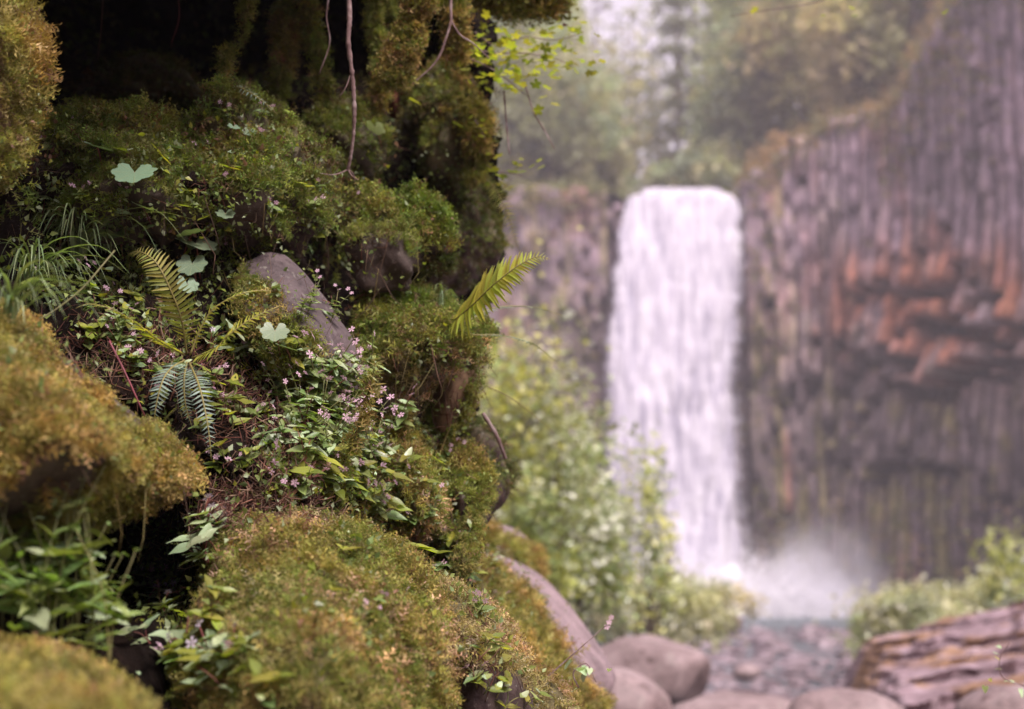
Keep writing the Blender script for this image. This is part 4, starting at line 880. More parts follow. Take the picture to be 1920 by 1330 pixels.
rock('mossy_tree', 'moss-hung tree trunk at the top left edge', 'tree',
     [(-120,-260,1.78),(10,-260,1.8),(18,0,1.82),(38,60,1.83),(54,130,1.83),(56,200,1.83),(46,260,1.82),(30,318,1.8),(-20,340,1.78),(-120,340,1.75)], thick=.2, bulge=.03, seed=22, clump=.016, mat=M_wood,
     moss=dict(n=24000, tone='gold', thr=.2, up=0, len=.012, droop=1.0))
# unseen rock mass added above the frame to shade the upper hollow black
rock('unseen_shade_rock', 'unseen dark rock mass added above the top edge to shade the hollow', 'rock',
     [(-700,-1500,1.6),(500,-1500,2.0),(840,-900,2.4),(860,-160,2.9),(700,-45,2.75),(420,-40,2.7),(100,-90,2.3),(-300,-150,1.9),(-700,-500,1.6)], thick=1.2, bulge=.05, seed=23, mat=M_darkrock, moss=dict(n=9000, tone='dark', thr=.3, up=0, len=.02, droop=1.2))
rock('fallen_wood', 'reddish rotten wood in the dark gap between knob and buttress', 'wood',
     [(722,150,3.12),(752,120,3.12),(756,180,3.12),(752,232,3.1),(728,222,3.1)], level=4, thick=.12, bulge=.02, seed=24, mat=M_redrock, disp=.012, freq=20)
rock('grey_stone', 'small pinkish-grey stone among litter above the central boulder', 'stone',
     [(385,962,1.84),(400,945,1.85),(428,950,1.85),(432,985,1.83),(410,1010,1.82),(388,1000,1.82)], level=4, thick=.06, bulge=.01, seed=25, mat=M_boulder, disp=.004, freq=20, sharp=20)

# ---- moss and litter on the bank itself
def bank_w(tone):
    def f(c, n_):
        x, y, d = proj(c); w = np.zeros(len(c))
        def blob(cx_, cy_, rx_, ry_): return np.exp(-((x - cx_) / rx_) ** 2 - ((y - cy_) / ry_) ** 2)
        if tone == 'green': w = blob(200, 330, 220, 100) + blob(470, 350, 170, 130) + .35 * blob(620, 350, 120, 130) + .15 * blob(840, 250, 90, 260) + .35 * blob(250, 520, 120, 60) 
        if tone == 'olive': w = blob(480, 830, 130, 110) + .8 * blob(720, 900, 120, 120) + .5 * blob(430, 1010, 80, 60) + .5 * blob(500, 650, 130, 60) + .5 * blob(300, 1180, 220, 80) + .4 * blob(560, 870, 120, 90)
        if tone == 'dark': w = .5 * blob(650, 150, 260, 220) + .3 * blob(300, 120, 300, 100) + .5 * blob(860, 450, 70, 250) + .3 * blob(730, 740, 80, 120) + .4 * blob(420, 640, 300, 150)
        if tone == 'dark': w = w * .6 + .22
        if tone == 'green': w = w + .05
        w = w * (1 - .95 * np.clip(blob(735, 735, 75, 80) + blob(650, 560, 50, 70) + blob(850, 940, 60, 90) + blob(860, 450, 60, 90), 0, 1))
        m = .5 + .5 * fbm(c * 8, 91, 3); return np.clip(w, 0, 1) * sstep(.38, .56, m)
    return f
V_, F_ = BANK
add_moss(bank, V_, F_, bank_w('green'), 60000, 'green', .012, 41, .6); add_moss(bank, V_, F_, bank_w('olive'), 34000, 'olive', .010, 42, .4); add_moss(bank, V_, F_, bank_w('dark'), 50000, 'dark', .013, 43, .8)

# ---- placing things on the bank by where the surface really is
_Vs, _Fs, _o = [], [], 0
for V, F in SOL: _Vs.append(V); _Fs.append(F + _o); _o += len(V)
BVH = BVHTree.FromPolygons([tuple(v) for v in np.concatenate(_Vs)], np.concatenate(_Fs).tolist())
def hit(px, py):
    d = P(px, py, 1.0) - CAM; h = BVH.ray_cast(Vector(CAM), Vector(d).normalized(), 30)
    if h[0] is None: return None
    n = h[1]; n = -n if n.dot(Vector(d)) > 0 else n
    return np.array(h[0][:]), np.array(n[:])
def depth_of(p): return float((np.asarray(p) - CAM) @ FW)

# red-brown litter: twigs, needles, dead fronds
LR = np.random.RandomState(31); pts, nrm = [], []
for (cx_, cy_, rx_, ry_, n) in [(220, 640, 120, 60, 500), (300, 690, 90, 50, 400), (570, 830, 70, 60, 900), (520, 740, 110, 50, 500), (420, 760, 70, 60, 400), (470, 940, 110, 25, 900), (420, 985, 60, 25, 400), (610, 985, 90, 18, 400),
                                (400, 340, 30, 50, 250), (770, 620, 80, 50, 260), (360, 1040, 60, 60, 200), (500, 1010, 60, 20, 400), (900, 1200, 60, 60, 250), (560, 880, 120, 40, 500), (620, 420, 200, 250, 200), (860, 820, 50, 80, 120)]:
    for _ in range(int(n * .55)):
        h = hit(cx_ + LR.normal() * rx_ * .6, cy_ + LR.normal() * ry_ * .6)
        if h is not None and depth_of(h[0]) < 3.5: pts.append(h[0]); nrm.append(h[1])
pts = np.array(pts); nrm = np.array(nrm); STICK = []
for s in range(8):
    r_ = np.random.RandomState(s); c_ = r_.uniform(-.25, .25, 2); V, F = tube(np.array([[-.5, 0, 0], [-.15, c_[0] * .4, .03], [.2, c_[0], .05 + .05 * c_[1]], [.5, c_[1], 0]]), np.array([.008, .012, .01, .006]) * 1.6, 3)
    F = np.concatenate([np.concatenate([f[:, [0, 1, 2]], f[:, [0, 2, 3]]]) if f.shape[1] == 4 else f for f in F]); R_ = Matrix.Rotation(math.radians(90), 3, 'Y'); STICK.append((V, F))
tn = np.cross(nrm, LR.normal(size=nrm.shape)); tn /= np.linalg.norm(tn, axis=1)[:, None]
col = np.array([(.14, .055, .04), (.22, .11, .075), (.09, .04, .03), (.28, .19, .13)])[LR.randint(4, size=len(pts))] * LR.uniform(.6, 1.4, (len(pts), 1))
V, F, C = scatter(STICK, pts + nrm * .003, nrm + LR.normal(size=nrm.shape) * .35, LR.uniform(.015, .06, len(pts)), col, LR)
link('litter', mk_mesh('litter', V, F, M_moss, col=C), bank, kind='stuff')

# small leaves, upright stalks and hanging rootlets that nobody could count
SL = [(np.array([[0, 0, 0], [.35, .32, .10], [1, 0, -.12], [.35, -.32, .10], [.5, 0, -.02]]), np.array([[0, 4, 1], [1, 4, 2], [0, 3, 4], [3, 2, 4]]))]
SL = [(v[:, [2, 1, 0]] * [1, 1, 1], f) for v, f in SL]
pts, nrm = [], []
for (cx_, cy_, rx_, ry_, n) in [(200, 320, 200, 110, 900), (470, 330, 170, 150, 1000), (620, 400, 160, 170, 500), (150, 480, 200, 90, 700), (330, 600, 220, 120, 900), (560, 780, 200, 130, 1100), (740, 900, 150, 120, 900), (850, 620, 90, 250, 500), (830, 250, 110, 200, 500), (330, 1080, 90, 110, 400), (460, 900, 160, 70, 700), (640, 1150, 240, 160, 350), (880, 1080, 90, 80, 400), (120, 760, 200, 120, 120), (960, 1150, 90, 120, 200)]:
    for _ in range(n):
        h = hit(cx_ + LR.normal() * rx_ * .6, cy_ + LR.normal() * ry_ * .6)
        if h is not None and depth_of(h[0]) < 3.6: pts.append(h[0]); nrm.append(h[1])
pts = np.array(pts); nrm = np.array(nrm); n = len(pts); cl = fbm(pts * 14, 88, 2); kp = cl > -.12 - .3 * LR.rand(n); pts, nrm, cl = pts[kp], nrm[kp], cl[kp]; n = len(pts)
col = np.array([(.15, .22, .07), (.24, .30, .09), (.30, .36, .20), (.12, .17, .06), (.30, .31, .05), (.22, .12, .07)])[np.minimum(5, np.abs(np.round(cl * 9 + LR.normal(size=n) * .8)).astype(int))] * LR.uniform(.6, 1.3, (n, 1))
V, F, C = scatter(SL, pts + nrm * LR.uniform(.006, .024, (n, 1)), nrm * .5 + LR.normal(size=(n, 3)) * .7 + [0, -.3, .2], LR.uniform(.005, .013, n), col, LR)
M_small = leafy('small_leaf', rough=.42, trans=.32, spec=.5)
link('small_leaves', mk_mesh('small_leaves', V, F, M_small, col=C), bank, kind='stuff')
sel = LR.choice(n, 1500, replace=False); col = np.array([(.20, .09, .06), (.26, .24, .09), (.30, .20, .13), (.12, .07, .05)])[LR.randint(4, size=1500)] * LR.uniform(.6, 1.3, (1500, 1)); STK = [(v[:, [2, 1, 0]] + [0, 0, .45], f) for v, f in STICK]
V, F, C = scatter([(v * [.35, .35, 1], f) for v, f in STK], pts[sel], nrm[sel] * .6 + LR.normal(size=(1500, 3)) * .35 + [0, -.1, .5], LR.uniform(.015, .05, 1500), col, LR)
link('stalks', mk_mesh('stalks', V, F, M_moss, col=C), bank, kind='stuff')
pts = []
for (x0, x1, y0, y1, n) in [(420, 900, -20, 260, 260), (640, 900, 330, 720, 240), (400, 620, 380, 520, 90), (60, 400, 330, 420, 60), (650, 860, 650, 820, 120), (200, 360, 900, 1000, 60), (820, 930, 820, 1000, 50)]:
    for _ in range(int(n * .4)):
        h = hit(LR.uniform(x0, x1), LR.uniform(y0, y1))
        if h is not None and depth_of(h[0]) < 4.2 and h[1][2] < .35: pts.append(h[0] + h[1] * .015)
pts = np.array(pts); n = len(pts); col = np.array([(.20, .15, .05), (.10, .06, .04), (.17, .10, .07), (.26, .22, .09)])[LR.randint(4, size=n)] * LR.uniform(.5, 1.2, (n, 1))
V, F, C = scatter([(v * [.5, .5, 1], f) for v, f in STK], pts, np.array([0, 0, -1.]) + LR.normal(size=(n, 3)) * .3, LR.uniform(.02, .10, n), col, LR)
link('hanging_rootlets', mk_mesh('hanging_rootlets', V, F, M_moss, col=C), bank, kind='stuff')

# ================================================================ ferns, leaves, grasses, flowers
M_fern = leafy('fern_green', rough=.45, trans=.3, attr=False, base=(.28, .30, .08), jitter=True, spec=.4)
M_fernY = leafy('fern_yellow', rough=.45, trans=.45, attr=False, base=(.32, .35, .06), jitter=True)
M_fernB = leafy('fern_blue', rough=.5, trans=.15, attr=False, base=(.19, .26, .21), jitter=True)
M_rach = leafy('fern_rachis', rough=.5, trans=.1, attr=False, base=(.24, .21, .07), jitter=False)
M_leaf = leafy('herb_leaf', rough=.42, trans=.32, attr=False, base=(.17, .25, .075), vein=True, spec=.5)
M_leafpale = leafy('herb_leaf_pale', rough=.38, trans=.22, attr=False, base=(.32, .42, .24), vein=True, spec=.6)
M_leafyel = leafy('herb_leaf_yellow', rough=.45, trans=.45, attr=False, base=(.27, .31, .05), vein=True)
M_big = leafy('coltsfoot_leaf', rough=.42, trans=.2, attr=False, base=(.16, .24, .15), vein=True, spec=.5)
M_stem = leafy('stem_green', rough=.5, trans=.1, attr=False, base=(.16, .17, .06), jitter=True)
M_stemred = leafy('stem_red', rough=.5, trans=.1, attr=False, base=(.22, .085, .06), jitter=True)
M_petal = leafy('petal_pink', rough=.6, trans=.35, attr=False, base=(.78, .54, .64), jitter=False, tcol=(1, .9, 1)); M_petw = leafy('petal_white', rough=.6, trans=.3, attr=False, base=(.62, .54, .62), jitter=False, tcol=(1, .95, 1))
M_twig = rocky('twig_bark', [(.3, (.10, .055, .05)), (.5, (.20, .13, .12)), (.7, (.40, .33, .31))], 40, .8, .5, .002)

def leaf_mesh(name, mats, w=.5, heart=0.0, wavy=0.0, fold=.25, curl=.3, n=9, m=5, seed=0, ser=0.0):
    """leaf along +X, length 1, from the petiole end at the origin; z up"""
    r_ = np.random.RandomState(seed); V = []; UV = []
    for i in range(n):
        t = i / (n - 1); wid = w * (math.sin(math.pi * min(1, t * .92 + .08) ** .62) ** .85 if t < 1 else 0) * (1 - .25 * t)
        if i == 0: wid = w * .28 * (1 + heart)
        if ser: wid *= 1 + ser * (1 if i % 2 else -1)
        for j in range(m):
            s = -1 + 2 * j / (m - 1); x = t - heart * .22 * abs(s) * (1 - t) ** 3 * 2
            z = fold * wid * (abs(s) - .4) * .9 - curl * t * t * .5 + wavy * math.sin(t * 9 + s * 2 + seed) * abs(s) * .06 + r_.uniform(-.006, .006)
            V.append((x, s * wid * .5, z)); UV.append((.5 + s * .5 * max(wid / w, .05), t))
    i = np.arange(n - 1)[:, None] * m; j = np.arange(m - 1)[None]; F = np.stack([i + j, i + m + j, i + m + j + 1, i + j + 1], -1).reshape(-1, 4)
    return mk_mesh(name, np.array(V), F, mats, smooth=True, uv=np.array(UV))
def lobed_mesh(name, mats, lobes=7, seed=0, cup=.12, depth=.16):
    """palmate, shallowly lobed round leaf like coltsfoot; petiole at the origin, radius 1 along +X"""
    r_ = np.random.RandomState(seed); na, nr = 61, 6; V = [(0, 0, 0)]; UV = [(.5, 0)]; F3 = []; F4 = []
    for k in range(1, nr + 1):
        for a in range(na):
            th = math.radians(-158 + 316 * a / (na - 1)); lob = 1 - depth * (.5 + .5 * math.cos((a / (na - 1)) * lobes * 2 * math.pi)) ** 1.5 + .035 * (a % 2)
            edge = (.72 + .28 * math.cos(th * .5)) * (lob if k == nr else 1 - (1 - lob) * (k / nr) ** 2); r = edge * k / nr
            z = cup * r * r + .07 * r * math.sin(th * lobes / 1.76 * .5 + seed) * (k / nr) + r_.uniform(-.004, .004) - .10 * max(0, r * math.cos(th)) ** 2
            V.append((r * math.cos(th), r * math.sin(th), z)); UV.append((.5 + .46 * ((a / (na - 1) * lobes) % 1 - .5), k / nr))
    for a in range(na - 1): F3.append((0, 1 + a, 2 + a))
    for k in range(nr - 1):
        for a in range(na - 1): q = 1 + k * na + a; F4.append((q, q + na, q + na + 1, q + 1))
    return mk_mesh(name, np.array(V), [np.array(F3), np.array(F4)], mats, smooth=True, uv=np.array(UV))
def flower_mesh(name, mats, seed=0):
    r_ = np.random.RandomState(seed); V, F = [], []
    for k in range(5):
        a = k * 2 * math.pi / 5 + r_.uniform(-.1, .1); c, s = math.cos(a), math.sin(a); pr = [(0.05, 0), (.45, -.20), (.92, -.22), (.80, 0), (.92, .22), (.45, .20)]; o = len(V)
        for (x, y) in pr: V.append((x * c - y * s, x * s + y * c, .28 * x - .22 * x * x + r_.uniform(-.03, .03)))
        F += [(o, o + 1, o + 3, o + 5), (o + 1, o + 2, o + 3), (o + 3, o + 4, o + 5)]
    o = len(V)
    for k in range(6): a = k * math.pi / 3; V.append((.13 * math.cos(a), .13 * math.sin(a), .06))
    V.append((0, 0, .16)); F += [(o + k, o + (k + 1) % 6, o + 6) for k in range(6)]
    return mk_mesh(name, np.array(V), F, mats, smooth=True)
LEAVES = [leaf_mesh('leaf', M_leaf, .62, .5, .3, .2, .35, seed=s) for s in range(3)]; LEAVP = [leaf_mesh('leaf', M_leafpale, .66, .6, .5, .15, .25, seed=s + 5) for s in range(3)]
LEAVY = [leaf_mesh('leaf', M_leafyel, .6, .4, .3, .2, .3, seed=s + 9) for s in range(2)]; LEAVN = [leaf_mesh('leaf', M_leaf, .40, 0, .4, .25, .35, seed=s + 15, ser=.06, n=13) for s in range(3)]
FLW = [flower_mesh('flower', M_petal, s) for s in range(3)]; FLWW = [flower_mesh('flower', M_petw, s + 4) for s in range(2)]
COLT = [lobed_mesh('leaf', M_big, 7, s) for s in range(4)]; ROUND = [lobed_mesh('leaf', M_leafpale, 9, s + 20, .2, .05) for s in range(2)]
def rotz_to(direction, roll=0, pitch=0):
    """rotation whose +X is along direction, +Z as upward as possible"""
    x = np.array(direction, float); x /= np.linalg.norm(x); z = np.array([0, 0, 1.0]); z = z - x * (x @ z)
    if np.linalg.norm(z) < 1e-3: z = np.array([0, -1.0, 0])
    z /= np.linalg.norm(z); y = np.cross(z, x); M = Matrix(((x[0], y[0], z[0]), (x[1], y[1], z[1]), (x[2], y[2], z[2])))
    return (M @ Matrix.Rotation(roll, 3, 'X') @ Matrix.Rotation(pitch, 3, 'Y')).to_euler()

# candyflower: stems with paired leaves and small pink flowers
def herb(seed, h, nst, lv, flw, nlp=2, ls=.02, stemred=False, spread=.35, nfl=2, fs=.0045, basal=2):
    r_ = np.random.RandomState(seed); root = bpy.data.objects.new('flowering_herb', None); COL.objects.link(root)
    for q in range(nst):
        a = r_.uniform(0, 6.28); ht = h * r_.uniform(.6, 1.15); tip = np.array([math.cos(a) * spread * ht, math.sin(a) * spread * ht, ht]); path = spline([[0, 0, -.012], tip * [.2, .2, .45], tip], 4)
        V, F = tube(path, np.linspace(.0010, .0005, len(path)) * (.6 if h > .08 else 1), 4); st = link('stem', mk_mesh('stem', V, F, M_stemred if stemred else M_stem, smooth=True), root)
        for k in range(nlp):
            t = (.35 + .5 * (k + .5 * (q % 2)) / max(1, nlp)) if flw else .32 + .68 * (k + 1) / nlp; p = path[int(t * (len(path) - 1))]; b0 = r_.uniform(0, 3.14)
            for s in (0, math.pi):
                d = np.array([math.cos(b0 + s), math.sin(b0 + s), r_.uniform(-.1, .5) if h < .08 else r_.uniform(-.5, 1.1)]); link('leaf', lv[r_.randint(len(lv))], root, loc=p, rot=rotz_to(d, r_.uniform(-.4, .4)), scale=ls * r_.uniform(.7, 1.25) * (1 - .25 * k))
        if flw:
            for k in range(nfl):
                b0 = r_.uniform(0, 6.28); e = tip + np.array([math.cos(b0), math.sin(b0), .8]) * ht * .12 * (k + .3); V, F = tube(np.array([tip, e]), [.0005, .0004], 3); link('pedicel', mk_mesh('pedicel', V, F, M_stem), root)
                tl = Vector((r_.uniform(-.5, .9), -r_.uniform(.4, 1.4), .8)).normalized(); link('flower', flw[r_.randint(len(flw))], root, loc=e, rot=tl.to_track_quat('Z', 'Y').to_euler(), scale=fs * r_.uniform(.8, 1.2))
    for k in range(basal):
        a = r_.uniform(0, 6.28); d = np.array([math.cos(a), math.sin(a), .35]); link('leaf', lv[r_.randint(len(lv))], root, loc=d * .004, rot=rotz_to(d, r_.uniform(-.3, .3)), scale=ls * r_.uniform(.8, 1.3))
    return root
PROTO = {
 'candy': [herb(s, .040 + .01 * (s % 3), 2, LEAVES + LEAVP[:1], FLW if s < 3 else None, 3, .019, s % 3 == 0, nfl=1 + s % 2) for s in range(5)],
 'candylow': [herb(s + 20, .02, 2, LEAVES + LEAVY + LEAVP[:1], FLW if s % 2 else None, 1, .019, False, .7) for s in range(5)],
 'leafy': [herb(s + 40, .05, 2, LEAVN + LEAVP[:1], None, 3, .027, False, .4) for s in range(4)],
 'candytall': [herb(s + 90, .075, 2, LEAVES + LEAVP[:1], FLW if s < 3 else None, 4, .018, False, .12, nfl=2, basal=3) for s in range(4)],
 'tall': [herb(s + 80, .085, 2, LEAVN + LEAVES + LEAVP[:1], None, 6, .019, False, .3, basal=2) for s in range(4)],
 'pale': [herb(s + 60, .03, 2, LEAVP, FLWW if s % 2 else None, 1, .022, True, .6, 1, .0055) for s in range(4)],
}
for k in PROTO:
    for o in PROTO[k]: o['_used'] = 0
LMK = [(90, 640, 'left of the fern'), (300, 720, 'under the fern'), (480, 690, 'right of the fern'), (620, 760, 'below the grey slab'), (560, 840, 'in the litter hollow'), (600, 940, 'along the central boulder top'), (700, 900, 'on the mossy mound'),
       (780, 1000, 'below the mossy mound'), (880, 1060, 'above the long slab'), (60, 1080, 'at the left edge'), (330, 1130, 'by the dark hollow'), (180, 430, 'in the grass tufts'), (300, 430, 'above the upright frond'),
       (450, 1260, 'at the central boulder foot'), (200, 330, 'on the upper shelf'), (470, 240, 'on the hummock top'), (480, 400, 'on the hummock foot'), (900, 1270, 'beneath the bottom rock lobe'), (560, 620, 'on the grey slab'), (430, 900, 'beside the small stone'),
       (250, 1300, 'on the nearest boulder'), (650, 1150, 'on the central boulder'), (820, 820, 'beside the broken log'), (560, 420, 'left of the round rock')]
def near(px, py): return min(LMK, key=lambda q: (q[0] - px) ** 2 + (q[1] - py) ** 2)[2]
KW = {'candytall': 'tall tiered herb with pink flowers', 'tall': 'tall leafy stem with large pointed leaves','candy': 'upright herb with small pink flowers', 'candylow': 'low bright-green herb', 'leafy': 'leafy green stem with pointed leaves', 'pale': 'pale round-leaved herb'}
HR = np.random.RandomState(77)
def plant(kind, px, py, s=1.0, up=.6, at=None):
    h = hit(px, py) if at is None else (at, np.array([0, 0, 1.0]))
    if h is None or depth_of(h[0]) > 3.4: return None
    pr = PROTO[kind]; o = pr[HR.randint(len(pr))]
    if o['_used'] == 0: o['_used'] = 1; c = o
    else: c = copy_tree(o)
    c.location = h[0] + h[1] * .007; ax = Vector(h[1] * (1 - up) + np.array([0, -.1, 1]) * up).normalized(); q = ax.to_track_quat('Z', 'Y')
    c.rotation_mode = 'QUATERNION'; c.rotation_quaternion = q @ Matrix.Rotation(HR.uniform(0, 6.28), 3, 'Z').to_quaternion(); c.scale = (s * HR.uniform(.8, 1.25),) * 3
    nf = any('flower' in ch.name for ch in c.children)
    base = KW[kind] if (nf or kind in ('candy', 'leafy')) else KW[kind] + ' without flowers'
    if kind in ('candylow', 'pale') and nf: base += ' in flower'
    tag(c, base + ' ' + near(px, py), 'wildflower' if nf else 'herb', base.split(' without')[0].split(' in flower')[0].replace('herb','herbs').replace('leafy green stem','leafy green stems').replace('tall leafy stem','tall leafy stems') + ' ' + near(px, py))
    return c
# dense band of flowering herbs from the slab foot down along the edge of the bank
def band(kind, poly, n, jx, jy, s=1.0):
    p = np.array(poly, float)
    for _ in range(n):
        t = HR.uniform(0, len(p) - 1.001); i = int(t); q = p[i] + (p[i + 1] - p[i]) * (t - i); plant(kind, q[0] + HR.normal() * jx, q[1] + HR.normal() * jy, s)
band('candy', [(560, 730), (620, 760), (660, 800), (640, 850)], 34, 40, 38, 1.35)
band('candy', [(500, 690), (560, 800), (600, 870)], 18, 42, 34, 1.15)
band('candylow', [(560, 900), (640, 900), (720, 960), (800, 1010), (860, 1070), (905, 1100)], 56, 36, 22, 1.25)
band('candylow', [(640, 850), (700, 900), (760, 960)], 22, 40, 24, 1.1)
band('candy', [(620, 900), (740, 970), (830, 1030), (890, 1080)], 26, 34, 16, 1.0)
band('pale', [(380, 1000), (400, 1060), (330, 1130), (300, 1190)], 14, 26, 22, 1.0)
band('candylow', [(330, 1120), (300, 1180), (380, 1240), (440, 1280)], 22, 40, 26, 1.1)
band('pale', [(380, 1230), (440, 1280), (330, 1280)], 8, 40, 24, 1.3)
band('candylow', [(150, 600), (230, 640), (300, 700), (400, 720)], 14, 50, 36, .9)
band('candy', [(120, 560), (200, 620), (240, 660)], 7, 30, 20, .9)
band('pale', [(20, 400), (70, 400), (110, 430), (200, 440)], 9, 30, 18, 1.0)
band('candylow', [(420, 700), (500, 650), (560, 690)], 12, 40, 24, 1.0)
band('candylow', [(410, 180), (480, 260), (430, 380), (520, 420)], 18, 50, 40, .9)
band('candylow', [(90, 380), (220, 400), (330, 400), (400, 480)], 12, 40, 24, .9)
band('candylow', [(90, 230), (200, 330), (330, 300)], 9, 50, 30, .8)
band('candylow', [(870, 1230), (900, 1290), (960, 1300)], 9, 30, 20, 1.0)
band('candytall', [(590, 820), (640, 850), (690, 880)], 12, 26, 22, 1.15)
band('candytall', [(540, 760), (600, 740)], 4, 26, 22, 1.0)
band('candy', [(540, 590), (600, 600)], 4, 20, 10, .7)
band('candylow', [(820, 830), (870, 860), (880, 760)], 6, 24, 20, .8)
band('candylow', [(590, 1090), (720, 1160), (690, 1230)], 7, 50, 30, .6)
band('candylow', [(600, 470), (640, 400), (560, 330)], 7, 30, 30, .9)
band('candylow', [(400, 860), (470, 870), (520, 930)], 9, 34, 22, .9)
for (x, y, d) in [(-20,1200,1.32),(25,1190,1.36),(60,1205,1.34),(95,1195,1.38),(130,1200,1.40),(165,1205,1.42),(10,1120,1.42),(50,1130,1.44),(90,1140,1.46),(185,1180,1.48),(145,1150,1.5),(-10,1060,1.45),(5,1150,1.38),(75,1165,1.36),(115,1150,1.4),(35,1100,1.42),(175,1215,1.38),(45,1060,1.47),(205,1225,1.36)]:
    plant('tall', x, y + 10, HR.uniform(1.45, 1.85), at=P(x, y + 10, d))
# coltsfoot and other big leaves, each plant with its petiole
def big_leaf(px, py, r_px, tilt, az, label, msh, dz=.035, root_px=None, dd=-.05, name='broad_leaf', smat=M_stemred, roll=0):
    h = hit(px, py + r_px * .6) or (P(px, py, 2.2), np.array([0, -1, 0])); d = depth_of(h[0]) + dd; c = P(px, py, d); s = r_px / FPX * d
    a = math.radians(az); dr = np.array([math.cos(a) * math.cos(math.radians(tilt)), math.sin(a) * math.cos(math.radians(tilt)), -math.sin(math.radians(tilt))])
    rp = root_px or (px + HR.uniform(-20, 20), py + r_px * 1.4); hb = hit(*rp); base = hb[0] if hb is not None else P(rp[0], rp[1], d + .05)
    root = link(name, None, loc=base, label=label, cat='leaf'); loc = c - dr * s * .45 - base
    link('leaf', msh, root, loc=loc, rot=rotz_to(dr, math.radians(roll)), scale=s)
    V, F = tube(spline([np.zeros(3), loc * [.5, .5, .7] + [0, -.004, 0], loc], 5), .0011, 4); link('petiole', mk_mesh('petiole', V, F, smat, smooth=True), root)
    return root
for (px, py, r, ti, az, ro, lab, mi) in [
    (252, 332, 46, 42, -75, 8, 'large pale lobed leaf on the mossy shelf, biggest of its kind', 0), (186, 277, 34, 18, -60, -10, 'pale lobed leaf left of the largest one, on the mossy shelf', 1),
    (325, 276, 32, 14, -40, 5, 'pale lobed leaf at the right end of the mossy shelf', 2), (372, 462, 44, 30, -60, 0, 'pale lobed leaf on a long stem above the fern, yellow-stained', 3),
    (348, 440, 32, 15, -150, 0, 'lobed leaf just behind the yellow-stained one above the fern', 0), (358, 505, 32, 60, -90, 0, 'drooping greener lobed leaf under the yellow-stained one', 1),
    (275, 392, 26, 25, -20, 0, 'small lobed leaf below the largest pale leaf', 2), (215, 440, 34, 40, -100, 0, 'pale lobed leaf at the top of the grass tuft', 3), (352, 540, 24, 60, -60, 0, 'dull lobed leaf hanging right of the upright fern frond', 0),
    (515, 630, 30, 55, -80, 0, 'lobed pale-green leaf at the lower edge of the grey slab', 1), (545, 655, 26, 20, -20, 0, 'lobed leaf right of the pale-green one below the grey slab', 2), (422, 405, 20, 45, -80, 0, 'small lobed leaf left of the steep hummock foot', 3),
    (468, 250, 15, 50, -80, 0, 'tiny bright leaf on the steep hummock', 0), (440, 240, 14, 40, -60, 0, 'tiny pale leaf on top of the steep hummock', 1), (95, 955, 34, 55, -80, 0, 'broad pale leaf above the leafy clump at the left edge', 2),
    (25, 302, 30, 8, -10, 0, 'pale jagged leaf under the trunk at the left edge', 3), (508, 690, 18, 60, -80, 0, 'dull round leaf under the grey slab', 1), (705, 245, 22, 60, -60, 0, 'yellow-green lobed leaf on a thin stem in the dark gap', 0)]:
    big_leaf(px, py, r, ti, az, lab, COLT[mi] if lab[0] != 'y' else lobed_mesh('leaf', M_leafyel, 5, 3), roll=ro)
for (px, py, r, lab) in [(712, 215, 18, 'yellow-green leaf hanging above the lobed one in the dark gap'), (775, 148, 28, 'long bright leaf on the left of the mossy buttress'), (780, 190, 26, 'narrow green leaf in front of the mossy buttress'), (862, 235, 26, 'slanting green leaf on the right of the mossy buttress'),
                         (262, 1098, 13, 'small round leaf floating over the dark hollow'), (170, 1168, 12, 'pale round leaf at the edge of the dark hollow')]:
    big_leaf(px, py, r, 25, -20 if r > 20 else -80, lab, LEAVY[0] if r > 16 else ROUND[0], smat=M_stem)
for (px, py, r, az, lab) in [(385, 1195, 30, 190, 'pale leaf pointing left in the clump left of the central boulder'), (415, 1185, 24, 100, 'pale upright leaf of the clump left of the central boulder'), (475, 1215, 32, -10, 'pale leaf lying on the central boulder, lower left'),
                             (440, 1190, 28, 20, 'pale leaf pointing right above the one on the central boulder'), (425, 1290, 30, -30, 'pale leaf hanging over the dark gap at the bottom'), (260, 1262, 17, -60, 'grey-green leaf on the nearest orange boulder')]:
    big_leaf(px, py, r * .9, 12, az, lab, LEAVP[r % 3], smat=M_stem, dd=-.05)

